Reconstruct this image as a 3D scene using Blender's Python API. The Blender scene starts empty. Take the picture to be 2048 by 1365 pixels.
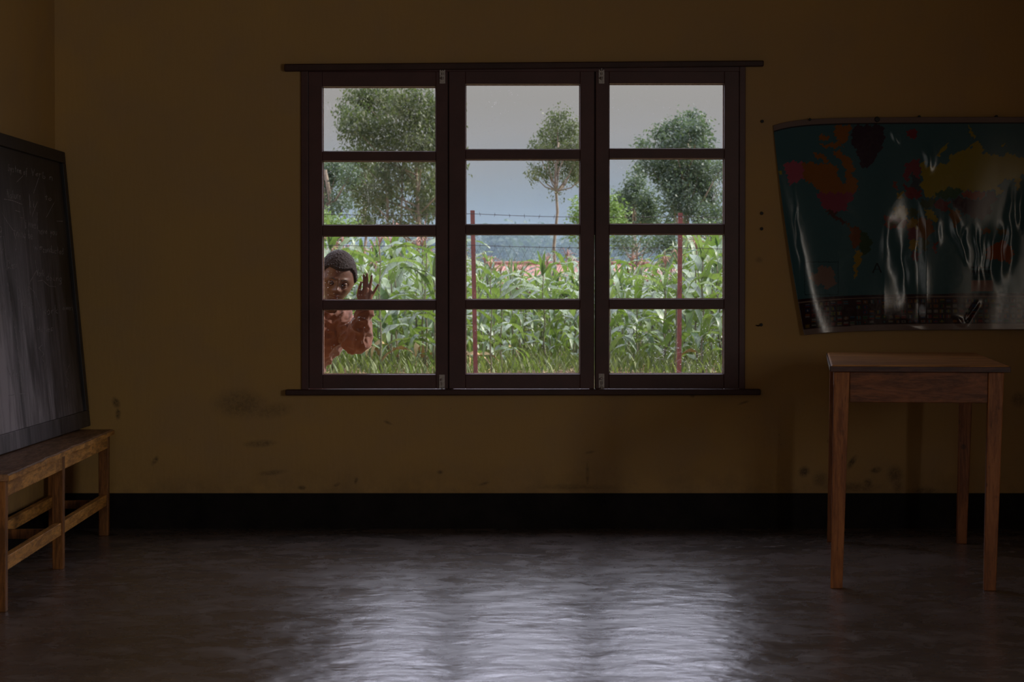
import bpy, bmesh, math, random
import numpy as np
from mathutils import Vector, Matrix, noise as mnoise
random.seed(7); np.random.seed(7)
SC = bpy.context.scene
COL = SC.collection
PI = math.pi
# ------------------------------------------------------------------ camera, exposure
FPX = 4836.0
HORIZON = 578.0
PITCH = math.atan((682.5 - HORIZON) / FPX)
cam_d = bpy.data.cameras.new('camera'); cam = bpy.data.objects.new('camera', cam_d); COL.objects.link(cam)
cam.location = (0, 0, 1.0); cam.rotation_euler = (PI/2 - PITCH, 0, 0)
cam_d.sensor_width = 36; cam_d.lens = FPX / 2048 * 36
cam_d.clip_start = .1; cam_d.clip_end = 3000
cam_d.dof.use_dof = True; cam_d.dof.focus_distance = 10.6; cam_d.dof.aperture_fstop = 13
SC.camera = cam
vs = SC.view_settings
SC.display_settings.display_device = 'sRGB'
vs.view_transform = 'Standard'; vs.look = 'None'; vs.gamma = 1; vs.use_curve_mapping = False
vs.exposure = 0.0
SC.cycles.max_bounces = 8; SC.cycles.diffuse_bounces = 5; SC.cycles.transparent_max_bounces = 12
SC.cycles.volume_bounces = 0; SC.cycles.sample_clamp_indirect = 4
# ------------------------------------------------------------------ world
world = bpy.data.worlds.new('sky'); SC.world = world; world.use_nodes = True
nt = world.node_tree; nt.nodes.clear()
wo = nt.nodes.new('ShaderNodeOutputWorld'); bg = nt.nodes.new('ShaderNodeBackground')
tc = nt.nodes.new('ShaderNodeTexCoord'); sx = nt.nodes.new('ShaderNodeSeparateXYZ')
ramp = nt.nodes.new('ShaderNodeValToRGB'); mr = nt.nodes.new('ShaderNodeMapRange')
nz = nt.nodes.new('ShaderNodeTexNoise'); nz.inputs['Scale'].default_value = 9
mr.inputs['From Min'].default_value = -.02; mr.inputs['From Max'].default_value = .38
nt.links.new(tc.outputs['Generated'], sx.inputs[0])
nt.links.new(tc.outputs['Generated'], nz.inputs['Vector'])
ad = nt.nodes.new('ShaderNodeMath'); ad.operation = 'MULTIPLY_ADD'; ad.inputs[1].default_value = .03
nt.links.new(nz.outputs[0], ad.inputs[0]); nt.links.new(sx.outputs['Z'], ad.inputs[2])
nt.links.new(ad.outputs[0], mr.inputs['Value']); nt.links.new(mr.outputs[0], ramp.inputs[0])
cr = ramp.color_ramp
def stop(e, p, c): e.position = p; e.color = (*c, 1)
stop(cr.elements[0], .06, (.10, .16, .23)); stop(cr.elements[1], 1.0, (.74, .75, .90))
for p, c in ((.12, (.14, .20, .27)), (.18, (.225, .26, .29)), (.24, (.335, .325, .325)), (.31, (.37, .355, .345)), (.44, (1.30, 1.28, 1.60))):
    e = cr.elements.new(p); e.color = (*c, 1)
# extra sky brightness added high over the field (+y), unseen, to light the room
m1 = nt.nodes.new('ShaderNodeMapRange'); m1.interpolation_type = 'SMOOTHSTEP'; m1.inputs['From Min'].default_value = -.1; m1.inputs['From Max'].default_value = .7
nt.links.new(sx.outputs['Y'], m1.inputs['Value'])
m2 = nt.nodes.new('ShaderNodeMapRange'); m2.interpolation_type = 'SMOOTHSTEP'; m2.inputs['From Min'].default_value = .16; m2.inputs['From Max'].default_value = .36
nt.links.new(sx.outputs['Z'], m2.inputs['Value'])
m3 = nt.nodes.new('ShaderNodeMath'); m3.operation = 'MULTIPLY'; nt.links.new(m1.outputs[0], m3.inputs[0]); nt.links.new(m2.outputs[0], m3.inputs[1])
m4 = nt.nodes.new('ShaderNodeMath'); m4.operation = 'MULTIPLY_ADD'; m4.inputs[1].default_value = 3.4; m4.inputs[2].default_value = 1.0
nt.links.new(m3.outputs[0], m4.inputs[0]); nt.links.new(m4.outputs[0], bg.inputs[1])
nt.links.new(ramp.outputs[0], bg.inputs[0])
nt.links.new(bg.outputs[0], wo.inputs[0])
# ------------------------------------------------------------------ sun and window portals
sd = bpy.data.lights.new('sun', 'SUN'); sun = bpy.data.objects.new('sun', sd); COL.objects.link(sun)
sd.energy = 5.4; sd.color = (1.0, .95, .86); sd.angle = .02
SUNV = Vector((.80, .10, .66)).normalized()
sun.rotation_euler = SUNV.to_track_quat('Z', 'Y').to_euler()
def portal(loc, rot, sx_, sy_):
    l = bpy.data.lights.new('window_portal', 'AREA'); l.shape = 'RECTANGLE'; l.size = sx_; l.size_y = sy_
    l.cycles.is_portal = True
    o = bpy.data.objects.new('window_portal', l); o.location = loc; o.rotation_euler = rot; COL.objects.link(o)
# room shell numbers (metres, camera stands at the origin looking along +y)
XL, XR, YB, YR, ZC = -1.90, 2.72, 10.07, -2.6, 2.9       # left, right, window wall, rear wall, ceiling
WT = .15                                                # wall thickness
RW = [(2.6, 4.2)]; RWZ = (.70, 1.80)       # one window in the right wall (y ranges), out of frame
BW = [(-1.4, .2)]; BWZ = (.8, 2.3)         # one window in the rear wall (x ranges)
portal((-.02, YB + .1, 1.24), (-PI/2, 0, 0), 1.85, 1.4)
def daylight(loc, rot, w, h, power, color):
    """daylight entering through one of the windows behind the camera"""
    l = bpy.data.lights.new('window_daylight', 'AREA'); l.shape = 'RECTANGLE'; l.size = w; l.size_y = h
    l.energy = power; l.color = color
    o = bpy.data.objects.new('window_daylight', l); o.location = loc; o.rotation_euler = rot; COL.objects.link(o)
for (a, b), pw in zip(RW, (60,)): daylight((XR + .1, (a+b)/2, sum(RWZ)/2), (0, PI/2, 0), RWZ[1]-RWZ[0], b-a, pw, (1.0, .93, .84))
for (a, b), pw in zip(BW, (11,)): daylight(((a+b)/2, YR - .1, sum(BWZ)/2), (PI/2, 0, 0), b-a, BWZ[1]-BWZ[0], pw, (1.0, .93, .84))

# ================================================================== helpers
CT, ST = math.cos(PITCH), math.sin(PITCH)
def at(px, py, d):
    """the point at distance d (metres along y) that the photograph shows at px, py"""
    v = Vector((px - 1024, FPX*CT + (682.5 - py)*ST, -FPX*ST + (682.5 - py)*CT))
    v *= d / v.y
    return Vector((v.x, d, 1.0 + v.z))

class NT:
    def __init__(s, name):
        s.m = bpy.data.materials.new(name); s.m.use_nodes = True
        s.t = s.m.node_tree; s.t.nodes.clear()
        s.out = s.n('ShaderNodeOutputMaterial')
    def n(s, typ, **kw):
        nd = s.t.nodes.new(typ)
        for k, v in kw.items():
            if k in nd.inputs.keys(): s.set(nd.inputs[k], v)
            else: setattr(nd, k, v)
        return nd
    def set(s, inp, v):
        if hasattr(v, 'is_output') or isinstance(v, bpy.types.NodeSocket): s.t.links.new(v, inp)
        elif isinstance(v, (tuple, list)) and len(v) == 3 and inp.type == 'RGBA': inp.default_value = (*v, 1)
        else: inp.default_value = v
    def obj(s): return s.n('ShaderNodeTexCoord').outputs['Object']
    def map(s, vec, scale=(1,1,1), loc=(0,0,0), rot=(0,0,0)):
        nd = s.n('ShaderNodeMapping'); s.set(nd.inputs['Vector'], vec)
        nd.inputs['Scale'].default_value = scale; nd.inputs['Location'].default_value = loc; nd.inputs['Rotation'].default_value = rot
        return nd.outputs[0]
    def noise(s, vec, scale, detail=4, rough=.55, dist=0):
        nd = s.n('ShaderNodeTexNoise'); s.set(nd.inputs['Vector'], vec)
        nd.inputs['Scale'].default_value = scale; nd.inputs['Detail'].default_value = detail
        nd.inputs['Roughness'].default_value = rough; nd.inputs['Distortion'].default_value = dist
        return nd.outputs[0]
    def vor(s, vec, scale, feature='F1', out='Distance', rnd=1.0):
        nd = s.n('ShaderNodeTexVoronoi', feature=feature); s.set(nd.inputs['Vector'], vec)
        nd.inputs['Scale'].default_value = scale; nd.inputs['Randomness'].default_value = rnd
        return nd.outputs[out]
    def math(s, op, a, b=0, c=0, clamp=False):
        nd = s.n('ShaderNodeMath', operation=op); nd.use_clamp = clamp
        s.set(nd.inputs[0], a); s.set(nd.inputs[1], b)
        if op in ('MULTIPLY_ADD',): s.set(nd.inputs[2], c)
        return nd.outputs[0]
    def rng(s, v, a, b, c=0, d=1, smooth=False):
        nd = s.n('ShaderNodeMapRange'); nd.interpolation_type = 'SMOOTHSTEP' if smooth else 'LINEAR'
        s.set(nd.inputs['Value'], v)
        for k, q in (('From Min', a), ('From Max', b), ('To Min', c), ('To Max', d)): s.set(nd.inputs[k], q)
        return nd.outputs[0]
    def mix(s, f, a, b, blend='MIX'):
        nd = s.n('ShaderNodeMix', data_type='RGBA', blend_type=blend)
        s.set(nd.inputs[0], f); s.set(nd.inputs[6], a); s.set(nd.inputs[7], b)
        return nd.outputs[2]
    def bump(s, h, strength=.3, dist=.01):
        nd = s.n('ShaderNodeBump'); s.set(nd.inputs['Height'], h)
        nd.inputs['Strength'].default_value = strength; nd.inputs['Distance'].default_value = dist
        return nd.outputs[0]
    def bsdf(s, color, rough=.6, spec=.5, metal=0, normal=None, coat=0, coat_rough=.1, sheen=0, trans=0, sss=0):
        b = s.n('ShaderNodeBsdfPrincipled')
        s.set(b.inputs['Base Color'], color); s.set(b.inputs['Roughness'], rough)
        s.set(b.inputs['Specular IOR Level'], spec); s.set(b.inputs['Metallic'], metal)
        s.set(b.inputs['Coat Weight'], coat); s.set(b.inputs['Coat Roughness'], coat_rough)
        if sheen: b.inputs['Sheen Weight'].default_value = sheen
        if normal is not None: s.set(b.inputs['Normal'], normal)
        return b.outputs[0]
    def done(s, sh, vol=None):
        s.t.links.new(sh, s.out.inputs['Surface']); return s.m

def ellipse_mask(t, vec, cx, cz, rx, rz, ang=0):
    """0..1 soft spot on a wall lying in the xz plane"""
    m = t.map(vec, loc=(-cx, 0, -cz))
    m = t.map(m, rot=(0, ang, 0)); m = t.map(m, scale=(1/rx, 0, 1/rz))
    ln = t.n('ShaderNodeVectorMath', operation='LENGTH'); t.set(ln.inputs[0], m)
    return t.rng(ln.outputs['Value'], 0.2, 1, 1, 0, True)

# ---------------------------------------------------------------- mesh helpers
def tag(o, label=None, cat=None, group=None, kind=None):
    if label: o['label'] = label
    if cat: o['category'] = cat
    if group: o['group'] = group
    if kind: o['kind'] = kind
    return o
def link_mesh(name, me, mat, parent=None, smooth=False):
    o = bpy.data.objects.new(name, me); COL.objects.link(o)
    if mat is not None and not me.materials: me.materials.append(mat)
    if smooth: me.polygons.foreach_set('use_smooth', [True]*len(me.polygons))
    if parent is not None: o.parent = parent; o.matrix_parent_inverse = parent.matrix_world.inverted()
    return o
def empty(name, loc=(0,0,0), rz=0):
    o = bpy.data.objects.new(name, None); o.location = loc; o.rotation_euler = (0,0,rz); o.empty_display_size = .05
    COL.objects.link(o)
    o.matrix_world = Matrix.Translation(Vector(loc)) @ Matrix.Rotation(rz, 4, 'Z')
    return o
class MB:
    """collects shapes; build() links them as one mesh object"""
    def __init__(s): s.v = []; s.f = []; s.mi = []
    def add(s, vs_, fs, mi=0):
        b = len(s.v); s.v += [tuple(v) for v in vs_]; s.f += [tuple(i + b for i in f) for f in fs]; s.mi += [mi]*len(fs)
        return s
    def hexa(s, p, mi=0):   # 8 points: bottom 4 ccw, top 4
        return s.add(p, [(3,2,1,0),(4,5,6,7),(0,1,5,4),(1,2,6,5),(2,3,7,6),(3,0,4,7)], mi)
    def box(s, x0, x1, y0, y1, z0, z1, mi=0):
        return s.hexa([(x0,y0,z0),(x1,y0,z0),(x1,y1,z0),(x0,y1,z0),(x0,y0,z1),(x1,y0,z1),(x1,y1,z1),(x0,y1,z1)], mi)
    def tube(s, pts, rads, n=8, cap=True, mi=0, squash=None):
        pts = [Vector(p) for p in pts]
        if not hasattr(rads, '__len__'): rads = [rads]*len(pts)
        b = len(s.v); up = None
        for i, p in enumerate(pts):
            t = (pts[min(i+1, len(pts)-1)] - pts[max(i-1, 0)]).normalized()
            if up is None:
                up = Vector((0,0,1)) if abs(t.z) < .9 else Vector((1,0,0))
            a = t.cross(up).normalized(); c = a.cross(t).normalized(); up = c
            for k in range(n):
                w = 2*PI*k/n
                s.v.append(tuple(p + (a*math.cos(w) + c*math.sin(w))*rads[i]))
        for i in range(len(pts)-1):
            for k in range(n):
                k2 = (k+1) % n
                s.f.append((b+i*n+k, b+i*n+k2, b+(i+1)*n+k2, b+(i+1)*n+k)); s.mi.append(mi)
        if cap:
            s.f.append(tuple(b+k for k in range(n))[::-1]); s.mi.append(mi)
            s.f.append(tuple(b+(len(pts)-1)*n+k for k in range(n))); s.mi.append(mi)
        return s
    def xf(s, M):
        s.v = [tuple(M @ Vector(v)) for v in s.v]; return s
    def mesh(s, name):
        me = bpy.data.meshes.new(name); me.from_pydata(s.v, [], s.f); me.update()
        return me
    def build(s, name, mat, parent=None, bevel=0, smooth=False, seg=2, mats=None):
        me = s.mesh(name)
        for m in (mats or [mat]): me.materials.append(m)
        if mats: me.polygons.foreach_set('material_index', s.mi)
        bm = bmesh.new(); bm.from_mesh(me); bmesh.ops.recalc_face_normals(bm, faces=bm.faces); bm.to_mesh(me); bm.free()
        o = link_mesh(name, me, None, parent, smooth)
        if bevel:
            m = o.modifiers.new('bevel', 'BEVEL'); m.width = bevel; m.segments = seg; m.limit_method = 'ANGLE'
            m.angle_limit = .6
        return o
def mesh_np(name, V, F, mat, parent=None, smooth=False):
    me = bpy.data.meshes.new(name)
    V = np.asarray(V, dtype=np.float32); F = np.asarray(F, dtype=np.int32)
    nv, nf, k = len(V), len(F), F.shape[1]
    me.vertices.add(nv); me.vertices.foreach_set('co', V.ravel())
    me.loops.add(nf*k); me.loops.foreach_set('vertex_index', F.ravel())
    me.polygons.add(nf); me.polygons.foreach_set('loop_start', np.arange(0, nf*k, k, dtype=np.int32))
    me.update(calc_edges=True)
    return link_mesh(name, me, mat, parent, smooth)
def copy_tree(o, parent=None):
    c = o.copy(); COL.objects.link(c)
    if parent is not None: c.parent = parent
    for ch in o.children: copy_tree(ch, c)
    return c

# ================================================================== materials
def mat_wood(name, c1, c2, scale=1, rough=.35, dark=(.02,.008,.004), axis='x', coat=.0, knots=.5):
    t = NT(name); v = t.obj()
    sc = {'x': (1, 9, 9), 'y': (9, 1, 9), 'z': (9, 9, 1)}[axis]
    g = t.map(v, scale=sc)
    n1 = t.noise(g, 3*scale, 6, .65, 1.2); n2 = t.noise(g, 14*scale, 5, .7, .4)
    f = t.math('ADD', t.math('MULTIPLY', n1, .7), t.math('MULTIPLY', n2, .3))
    col = t.mix(t.rng(f, .42, .58), c1, tuple(q*.62 for q in c2))
    streak = t.rng(t.noise(g, 26*scale, 3, .6), .60, .72)
    col = t.mix(t.math('MULTIPLY', streak, .5), col, dark)
    worn = t.rng(t.noise(v, 11*scale, 6, .7), .60, .74)
    col = t.mix(t.math('MULTIPLY', worn, knots), col, dark)
    kn = t.rng(t.vor(t.map(v, scale=tuple(.35*q + .65 for q in (1,1,1))), 7*scale), .05, .09, 1, 0)
    col = t.mix(t.math('MULTIPLY', kn, knots*.9), col, dark)
    return t.done(t.bsdf(col, t.rng(n2, .3, .7, rough-.05, rough+.15), .35, normal=t.bump(n2, .25, .002), coat=coat, coat_rough=.2))
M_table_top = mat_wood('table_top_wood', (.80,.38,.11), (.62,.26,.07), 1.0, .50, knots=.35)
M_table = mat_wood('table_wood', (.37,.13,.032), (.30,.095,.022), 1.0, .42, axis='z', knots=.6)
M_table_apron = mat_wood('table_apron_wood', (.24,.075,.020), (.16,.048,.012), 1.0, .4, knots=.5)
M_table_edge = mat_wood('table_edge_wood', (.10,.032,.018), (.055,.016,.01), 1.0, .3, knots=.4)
M_bench = mat_wood('bench_wood', (.80,.38,.085), (.56,.24,.05), 1.2, .4, axis='y', knots=.65)
M_bench_leg = mat_wood('bench_leg_wood', (.34,.135,.032), (.21,.078,.017), 1.2, .42, axis='z', knots=.6)
M_bench_top = mat_wood('bench_seat_wood', (.38,.20,.10), (.26,.13,.065), 1.2, .4, axis='y', knots=.6)

def m_wall():
    t = NT('ochre_plaster'); v = t.obj()
    big = t.noise(v, .9, 3, .5); mid = t.noise(v, 5, 5, .6); fine = t.noise(v, 140, 3, .6)
    c = t.mix(t.rng(big, .35, .65), (.52,.32,.10), (.45,.285,.11))
    c = t.mix(t.math('MULTIPLY', t.rng(mid, .45, .7), .35), c, (.40,.27,.15))
    # scattered smears: (px, py, rx, rz, strength, tilt)
    st = [(480,808,.10,.055,.55,0),(545,822,.08,.03,.4,.15),(520,888,.06,.014,.6,.05),(545,946,.055,.010,.55,.1),(232,806,.014,.022,.95,.4),
          (236,828,.010,.022,.9,0),(310,922,.010,.02,.85,-.6),(604,976,.016,.009,.9,0),(712,962,.007,.014,.9,-.3),(674,970,.013,.007,.8,.5),
          (1608,944,.022,.02,.95,.7),(1640,960,.03,.03,.6,0),(1704,925,.012,.03,.95,-.6),(1752,941,.022,.012,.9,.2),(1735,968,.02,.02,.8,0),
          (1790,950,.03,.035,.75,0),(1795,975,.02,.04,.6,0),(1850,985,.06,.02,.7,0),(1700,975,.12,.02,.6,0),(1660,880,.015,.008,.6,.8),
          (2038,800,.03,.03,.6,0),(880,945,.012,.008,.8,0),(968,968,.02,.006,.7,.3),(1175,950,.008,.05,.5,0),(1180,905,.02,.006,.5,.2),
          (776,846,.018,.006,.6,-.4),(1487,806,.025,.005,.6,.3),(1385,792,.01,.008,.8,0),(1150,975,.15,.012,.4,0),(1518,520,.015,.012,.4,0),
          (20,0,.01,.01,0,0)]
    dm = None
    rough_edge = t.rng(t.noise(v, 60, 4, .7, 1), .38, .58)
    for px, py, rx, rz, k, an in st:
        if k == 0: continue
        p = at(px, py, YB)
        e = t.math('MULTIPLY', ellipse_mask(t, v, p.x, p.z, rx*1.5, rz*1.5, an), k)
        dm = e if dm is None else t.math('MAXIMUM', dm, e)
    dm = t.math('MULTIPLY', dm, t.rng(rough_edge, 0, 1, .45, 1))
    c = t.mix(t.math('MULTIPLY', dm, .9), c, (.05,.035,.022))
    # small chips and specks, denser near the floor
    sp = t.rng(t.vor(v, 16), .03, .06, 1, 0); sp2 = t.rng(t.vor(t.map(v, loc=(3,1,7)), 55), .05, .1, 1, 0)
    z = t.n('ShaderNodeSeparateXYZ'); t.set(z.inputs[0], v)
    low = t.rng(z.outputs['Z'], .15, .9, .75, .12)
    c = t.mix(t.math('MULTIPLY', t.math('MULTIPLY', sp, low), t.rng(mid, .5, .6)), c, (.07,.045,.025))
    c = t.mix(t.math('MULTIPLY', t.math('MULTIPLY', sp2, low), t.rng(mid, .48, .6, 0, .6)), c, (.10,.06,.03))
    grime = t.math('MULTIPLY', t.rng(z.outputs['Z'], .14, .30, 1, 0), t.rng(t.noise(v, 7, 5, .7), .4, .7))
    c = t.mix(t.math('MULTIPLY', grime, .5), c, (.16,.10,.05))
    h = t.math('ADD', t.math('MULTIPLY', fine, .4), t.noise(t.map(v, scale=(60,60,9)), 1, 3))
    return t.done(t.bsdf(c, .62, .35, normal=t.bump(h, .25, .003)))
M_wall = m_wall()
def m_plain(name, c, rough=.6, spec=.5, metal=0, var=.2, scale=20, bump=0, coat=0):
    t = NT(name); v = t.obj(); n = t.noise(v, scale, 4, .6)
    col = t.mix(t.rng(n, .3, .7), tuple(x*(1-var) for x in c), tuple(x*(1+var) for x in c))
    return t.done(t.bsdf(col, rough, spec, metal, normal=t.bump(n, bump, .003) if bump else None, coat=coat))
M_plinth = m_plain('dark_plinth_paint', (.010,.0075,.007), .6, .15, var=.6, scale=9)
M_frame = m_plain('maroon_window_paint', (.085,.030,.030), .42, .4, var=.22, scale=6, bump=.1)
M_trim = m_plain('dark_brown_trim_paint', (.055,.022,.018), .5, .35, var=.3, scale=6, bump=.1)
M_ceiling = m_plain('ceiling_boards', (.14,.11,.085), .7, .3)
M_steel = m_plain('dull_bolt_steel', (.42,.38,.36), .45, .5, metal=.6, var=.25, scale=120)
M_putty = m_plain('lit_edge_putty', (.40,.27,.22), .8, .2, var=.4, scale=60)  # putty round the panes, its colour lightened to imitate sunlit edges
M_black = m_plain('black_paint', (.012,.011,.012), .5, .3)
def m_floor():
    t = NT('polished_cement'); v = t.obj()
    a = t.noise(v, 1.6, 6, .62, .6); b = t.noise(v, 7, 6, .68, 1.0); c0 = t.noise(v, 30, 4, .6)
    col = t.mix(t.rng(a, .32, .68), (.088,.074,.073), (.175,.148,.145))
    col = t.mix(t.rng(b, .52, .74, 0, .75), col, (.32,.28,.28))
    # pale scuffs, curved drag marks
    wv = t.noise(t.map(v, scale=(1.6, .55, 1)), 4.2, 7, .75, 3.2)
    line = t.rng(t.math('ABSOLUTE', t.math('SUBTRACT', wv, .52)), 0, .012, 1, 0)
    gate = t.rng(t.noise(t.map(v, loc=(4,2,0)), 2.3, 3), .52, .62)
    col = t.mix(t.math('MULTIPLY', t.math('MULTIPLY', line, gate), .55), col, (.48,.43,.41))
    sm = t.math('MULTIPLY', t.rng(t.noise(t.map(v, loc=(9,4,0), scale=(1,.6,1)), 9, 6, .72, 1.5), .60, .70), t.rng(t.noise(t.map(v, loc=(1,8,0)), 2.0, 2), .48, .60))
    col = t.mix(t.math('MULTIPLY', sm, .55), col, (.46,.41,.39))
    sc = t.vor(t.map(v, scale=(1, .18, 1), rot=(0,0,.5)), 9, 'DISTANCE_TO_EDGE')
    scr = t.math('MULTIPLY', t.rng(sc, 0, .012, 1, 0), t.rng(b, .5, .6))
    col = t.mix(t.math('MULTIPLY', scr, .25), col, (.2,.18,.17))
    rough = t.rng(t.math('ADD', t.math('MULTIPLY', b, .6), t.math('MULTIPLY', a, .4)), .38, .62, .20, .35)
    rough = t.math('ADD', rough, t.math('MULTIPLY', sm, .15))
    h = t.math('ADD', t.noise(v, 5.5, 3, .5), t.math('MULTIPLY', c0, .06))
    return t.done(t.bsdf(col, rough, .5, normal=t.bump(h, .9, .012), coat=.18, coat_rough=.24))
M_floor = m_floor()
def m_glass():
    t = NT('dusty_window_glass'); v = t.obj()
    tr = t.n('ShaderNodeBsdfTransparent', Color=(.97,.975,.97)); gl = t.n('ShaderNodeBsdfGlossy', Roughness=.03)
    fr = t.n('ShaderNodeFresnel', IOR=1.3)
    g = t.n('ShaderNodeMixShader'); t.set(g.inputs[0], t.math('MULTIPLY', fr.outputs[0], .18)); t.set(g.inputs[1], tr.outputs[0]); t.set(g.inputs[2], gl.outputs[0])
    df = t.n('ShaderNodeBsdfDiffuse', Color=(.85,.85,.85)); tl = t.n('ShaderNodeBsdfTranslucent', Color=(.85,.85,.85))
    dt = t.n('ShaderNodeMixShader'); dt.inputs[0].default_value = .6; t.set(dt.inputs[1], df.outputs[0]); t.set(dt.inputs[2], tl.outputs[0])
    patch = t.rng(t.noise(v, 3.2, 3, .6), .50, .66)
    sp = t.rng(t.vor(v, 85), .09, .19, 1, 0)
    sep = t.n('ShaderNodeTexVoronoi'); t.set(sep.inputs['Vector'], v); sep.inputs['Scale'].default_value = 85
    rc = t.n('ShaderNodeSeparateColor'); t.set(rc.inputs[0], sep.outputs['Color'])
    sp = t.math('MULTIPLY', sp, t.rng(rc.outputs[0], .62, .66)); sp = t.math('MULTIPLY', sp, t.rng(patch, 0, 1, .15, 1))
    wv = t.noise(t.map(v, scale=(1,1,.7)), 6, 2, .5, 2.5)
    ln = t.math('MULTIPLY', t.rng(t.math('ABSOLUTE', t.math('SUBTRACT', wv, .5)), 0, .006, 1, 0), t.rng(patch, .2, 1, 0, .22))
    film = t.rng(t.noise(v, 1.5, 4, .6), .3, .7, .0, .003)
    m = t.math('MAXIMUM', t.math('MAXIMUM', t.math('MULTIPLY', sp, .8), ln), film)
    o = t.n('ShaderNodeMixShader'); t.set(o.inputs[0], m); t.set(o.inputs[1], g.outputs[0]); t.set(o.inputs[2], dt.outputs[0])
    return t.done(o.outputs[0])
M_glass = m_glass()

# ================================================================== room shell
def ring_wall(name, axis, pos, thick, a0, a1, z0, z1, holes, mat):
    """a straight wall with rectangular holes; axis 'x' lies along x at y=pos, axis 'y' lies along y at x=pos"""
    mb = MB()
    xs = sorted({a0, a1} | {h[0] for h in holes} | {h[1] for h in holes})
    for i in range(len(xs)-1):
        c = (xs[i]+xs[i+1])/2; cut = [h for h in holes if h[0] < c < h[1]]
        segs = [(z0, z1)] if not cut else [(z0, cut[0][2]), (cut[0][3], z1)]
        for s0, s1 in segs:
            if axis == 'x': mb.box(xs[i], xs[i+1], pos, pos+thick, s0, s1)
            else: mb.box(pos, pos+thick, xs[i], xs[i+1], s0, s1)
    o = mb.build(name, mat)
    return tag(o, kind='structure')
fl, fr_ = at(603, 400, YB).x, at(1490, 400, YB).x
ft, fb = at(1000, 128, YB).z, at(1000, 788, YB).z
WH = (fl+.012, fr_-.012, fb+.015, ft-.015)
ring_wall('wall_back', 'x', YB, WT, XL-.15, XR+.15, -.1, ZC+.1, [WH], M_wall)
ring_wall('wall_left', 'y', XL-.15, .15, YR, YB, -.1, ZC+.1, [], M_wall)
ring_wall('wall_right', 'y', XR, .15, YR, YB, -.1, ZC+.1, [(a, b, *RWZ) for a, b in RW], M_wall)
ring_wall('wall_front', 'x', YR-.15, .15, XL-.15, XR+.15, -.1, ZC+.1, [(a, b, *BWZ) for a, b in BW], M_wall)
tag(MB().box(XL, XR, YR, YB, -.12, 0).build('floor', M_floor), kind='structure')
tag(MB().box(XL-.15, XR+.15, YR-.15, YB+WT, ZC+.1, ZC+.2).build('ceiling', M_ceiling), kind='structure')
ph = at(1024, 987, YB).z
tag(MB().box(XL+.006, XR, YB-.006, YB, 0, ph).build('baseboard_back', M_plinth), kind='structure')
tag(MB().box(XL, XL+.006, YR, YB, 0, ph).build('baseboard_left', M_plinth), kind='structure')
tag(MB().box(XR-.006, XR, YR, YB-.006, 0, ph).build('baseboard_right', M_plinth), kind='structure')
# ================================================================== the window
win_m = MB()
x = [at(p, 500, YB).x for p in (603, 617, 1478, 1490)]
yi, yo = YB-.012, YB+.075
win_m.box(x[0], x[1], yi, yo, fb, ft); win_m.box(x[2], x[3], yi, yo, fb, ft)
win_m.box(x[1], x[2], yi, yo, at(0, 143, YB).z-.002, ft); win_m.box(x[1], x[2], yi, yo, fb, at(0, 779, YB).z)
win = win_m.build('window_1', M_frame, bevel=.002); tag(win, kind='structure')
mu = MB()
for a, b, z0_, z1_ in ((889, 906, 779, 142), (1180, 1189.7, 779, 142), (1189.7, 1190.7, 470, 142), (1190.7, 1200, 779, 142)):
    mu.box(at(a,0,YB).x, at(b,0,YB).x, YB+.0345, YB+.075, at(0,z0_,YB).z, at(0,z1_,YB).z)
mu.build('mullion', M_frame, win)
# head bar and sill bar run past the frame on both sides
hb = MB(); zt0, zt1 = at(570, 144, YB).z, at(570, 129.5, YB).z; zr0, zr1 = at(1526, 134, YB).z, at(1526, 122.5, YB).z
xa, xb = at(570, 136, YB).x, at(1526, 130, YB).x
def bar(mb, xa, xb, za0, za1, zb0, zb1, y0, y1, n=16):
    for i in range(n):
        f0, f1 = i/n, (i+1)/n
        l = lambda a, b, f: a + (b-a)*f
        w = [random.uniform(-.0015, .0015)]
        p = [(l(xa,xb,f0), y0, l(za0,zb0,f0)), (l(xa,xb,f1), y0, l(za0,zb0,f1)), (l(xa,xb,f1), y1, l(za0,zb0,f1)), (l(xa,xb,f0), y1, l(za0,zb0,f0)),
             (l(xa,xb,f0), y0, l(za1,zb1,f0)), (l(xa,xb,f1), y0, l(za1,zb1,f1)), (l(xa,xb,f1), y1, l(za1,zb1,f1)), (l(xa,xb,f0), y1, l(za1,zb1,f0))]
        mb.hexa(p)
bar(hb, xa, xb, zt0, zt1, zr0, zr1, YB-.035, YB, 1)
hb.build('head_bar', M_trim, win, bevel=.004)
sb = MB(); bar(sb, at(571,0,YB).x, at(1521,0,YB).x, at(0,790.5,YB).z, at(0,779,YB).z, at(0,790,YB).z, at(0,778,YB).z, YB-.045, YB, 1)
sb.build('sill_bar', M_trim, win, bevel=.004)
CAS = [dict(x=(617.8, 645, 872, 896), t=143.5, rows=[(173.5,303),(322,450.5),(472,600.5),(619.5,749.5)], b=778, name=0),
       dict(x=(898, 931, 1160, 1188.5), t=142.5, rows=[(168.5,299),(319,449.5),(469,599.5),(618,748.5)], b=778, name=1),
       dict(x=(1191, 1218, 1448, 1477.5), t=141.5, rows=[(167.5,297.5),(317,448.5),(468.5,598.5),(617.5,748.5)], b=778, name=2)]
cas_labels = ['left casement with four panes, hung a little lower', 'middle casement with four panes', 'right casement with four panes, a lit slit on its left']
bolt_px = {0: [(885,153,1),(884,764,-1)], 1: [], 2: [(1203,153,1),(1203,762,-1)]}
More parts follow.
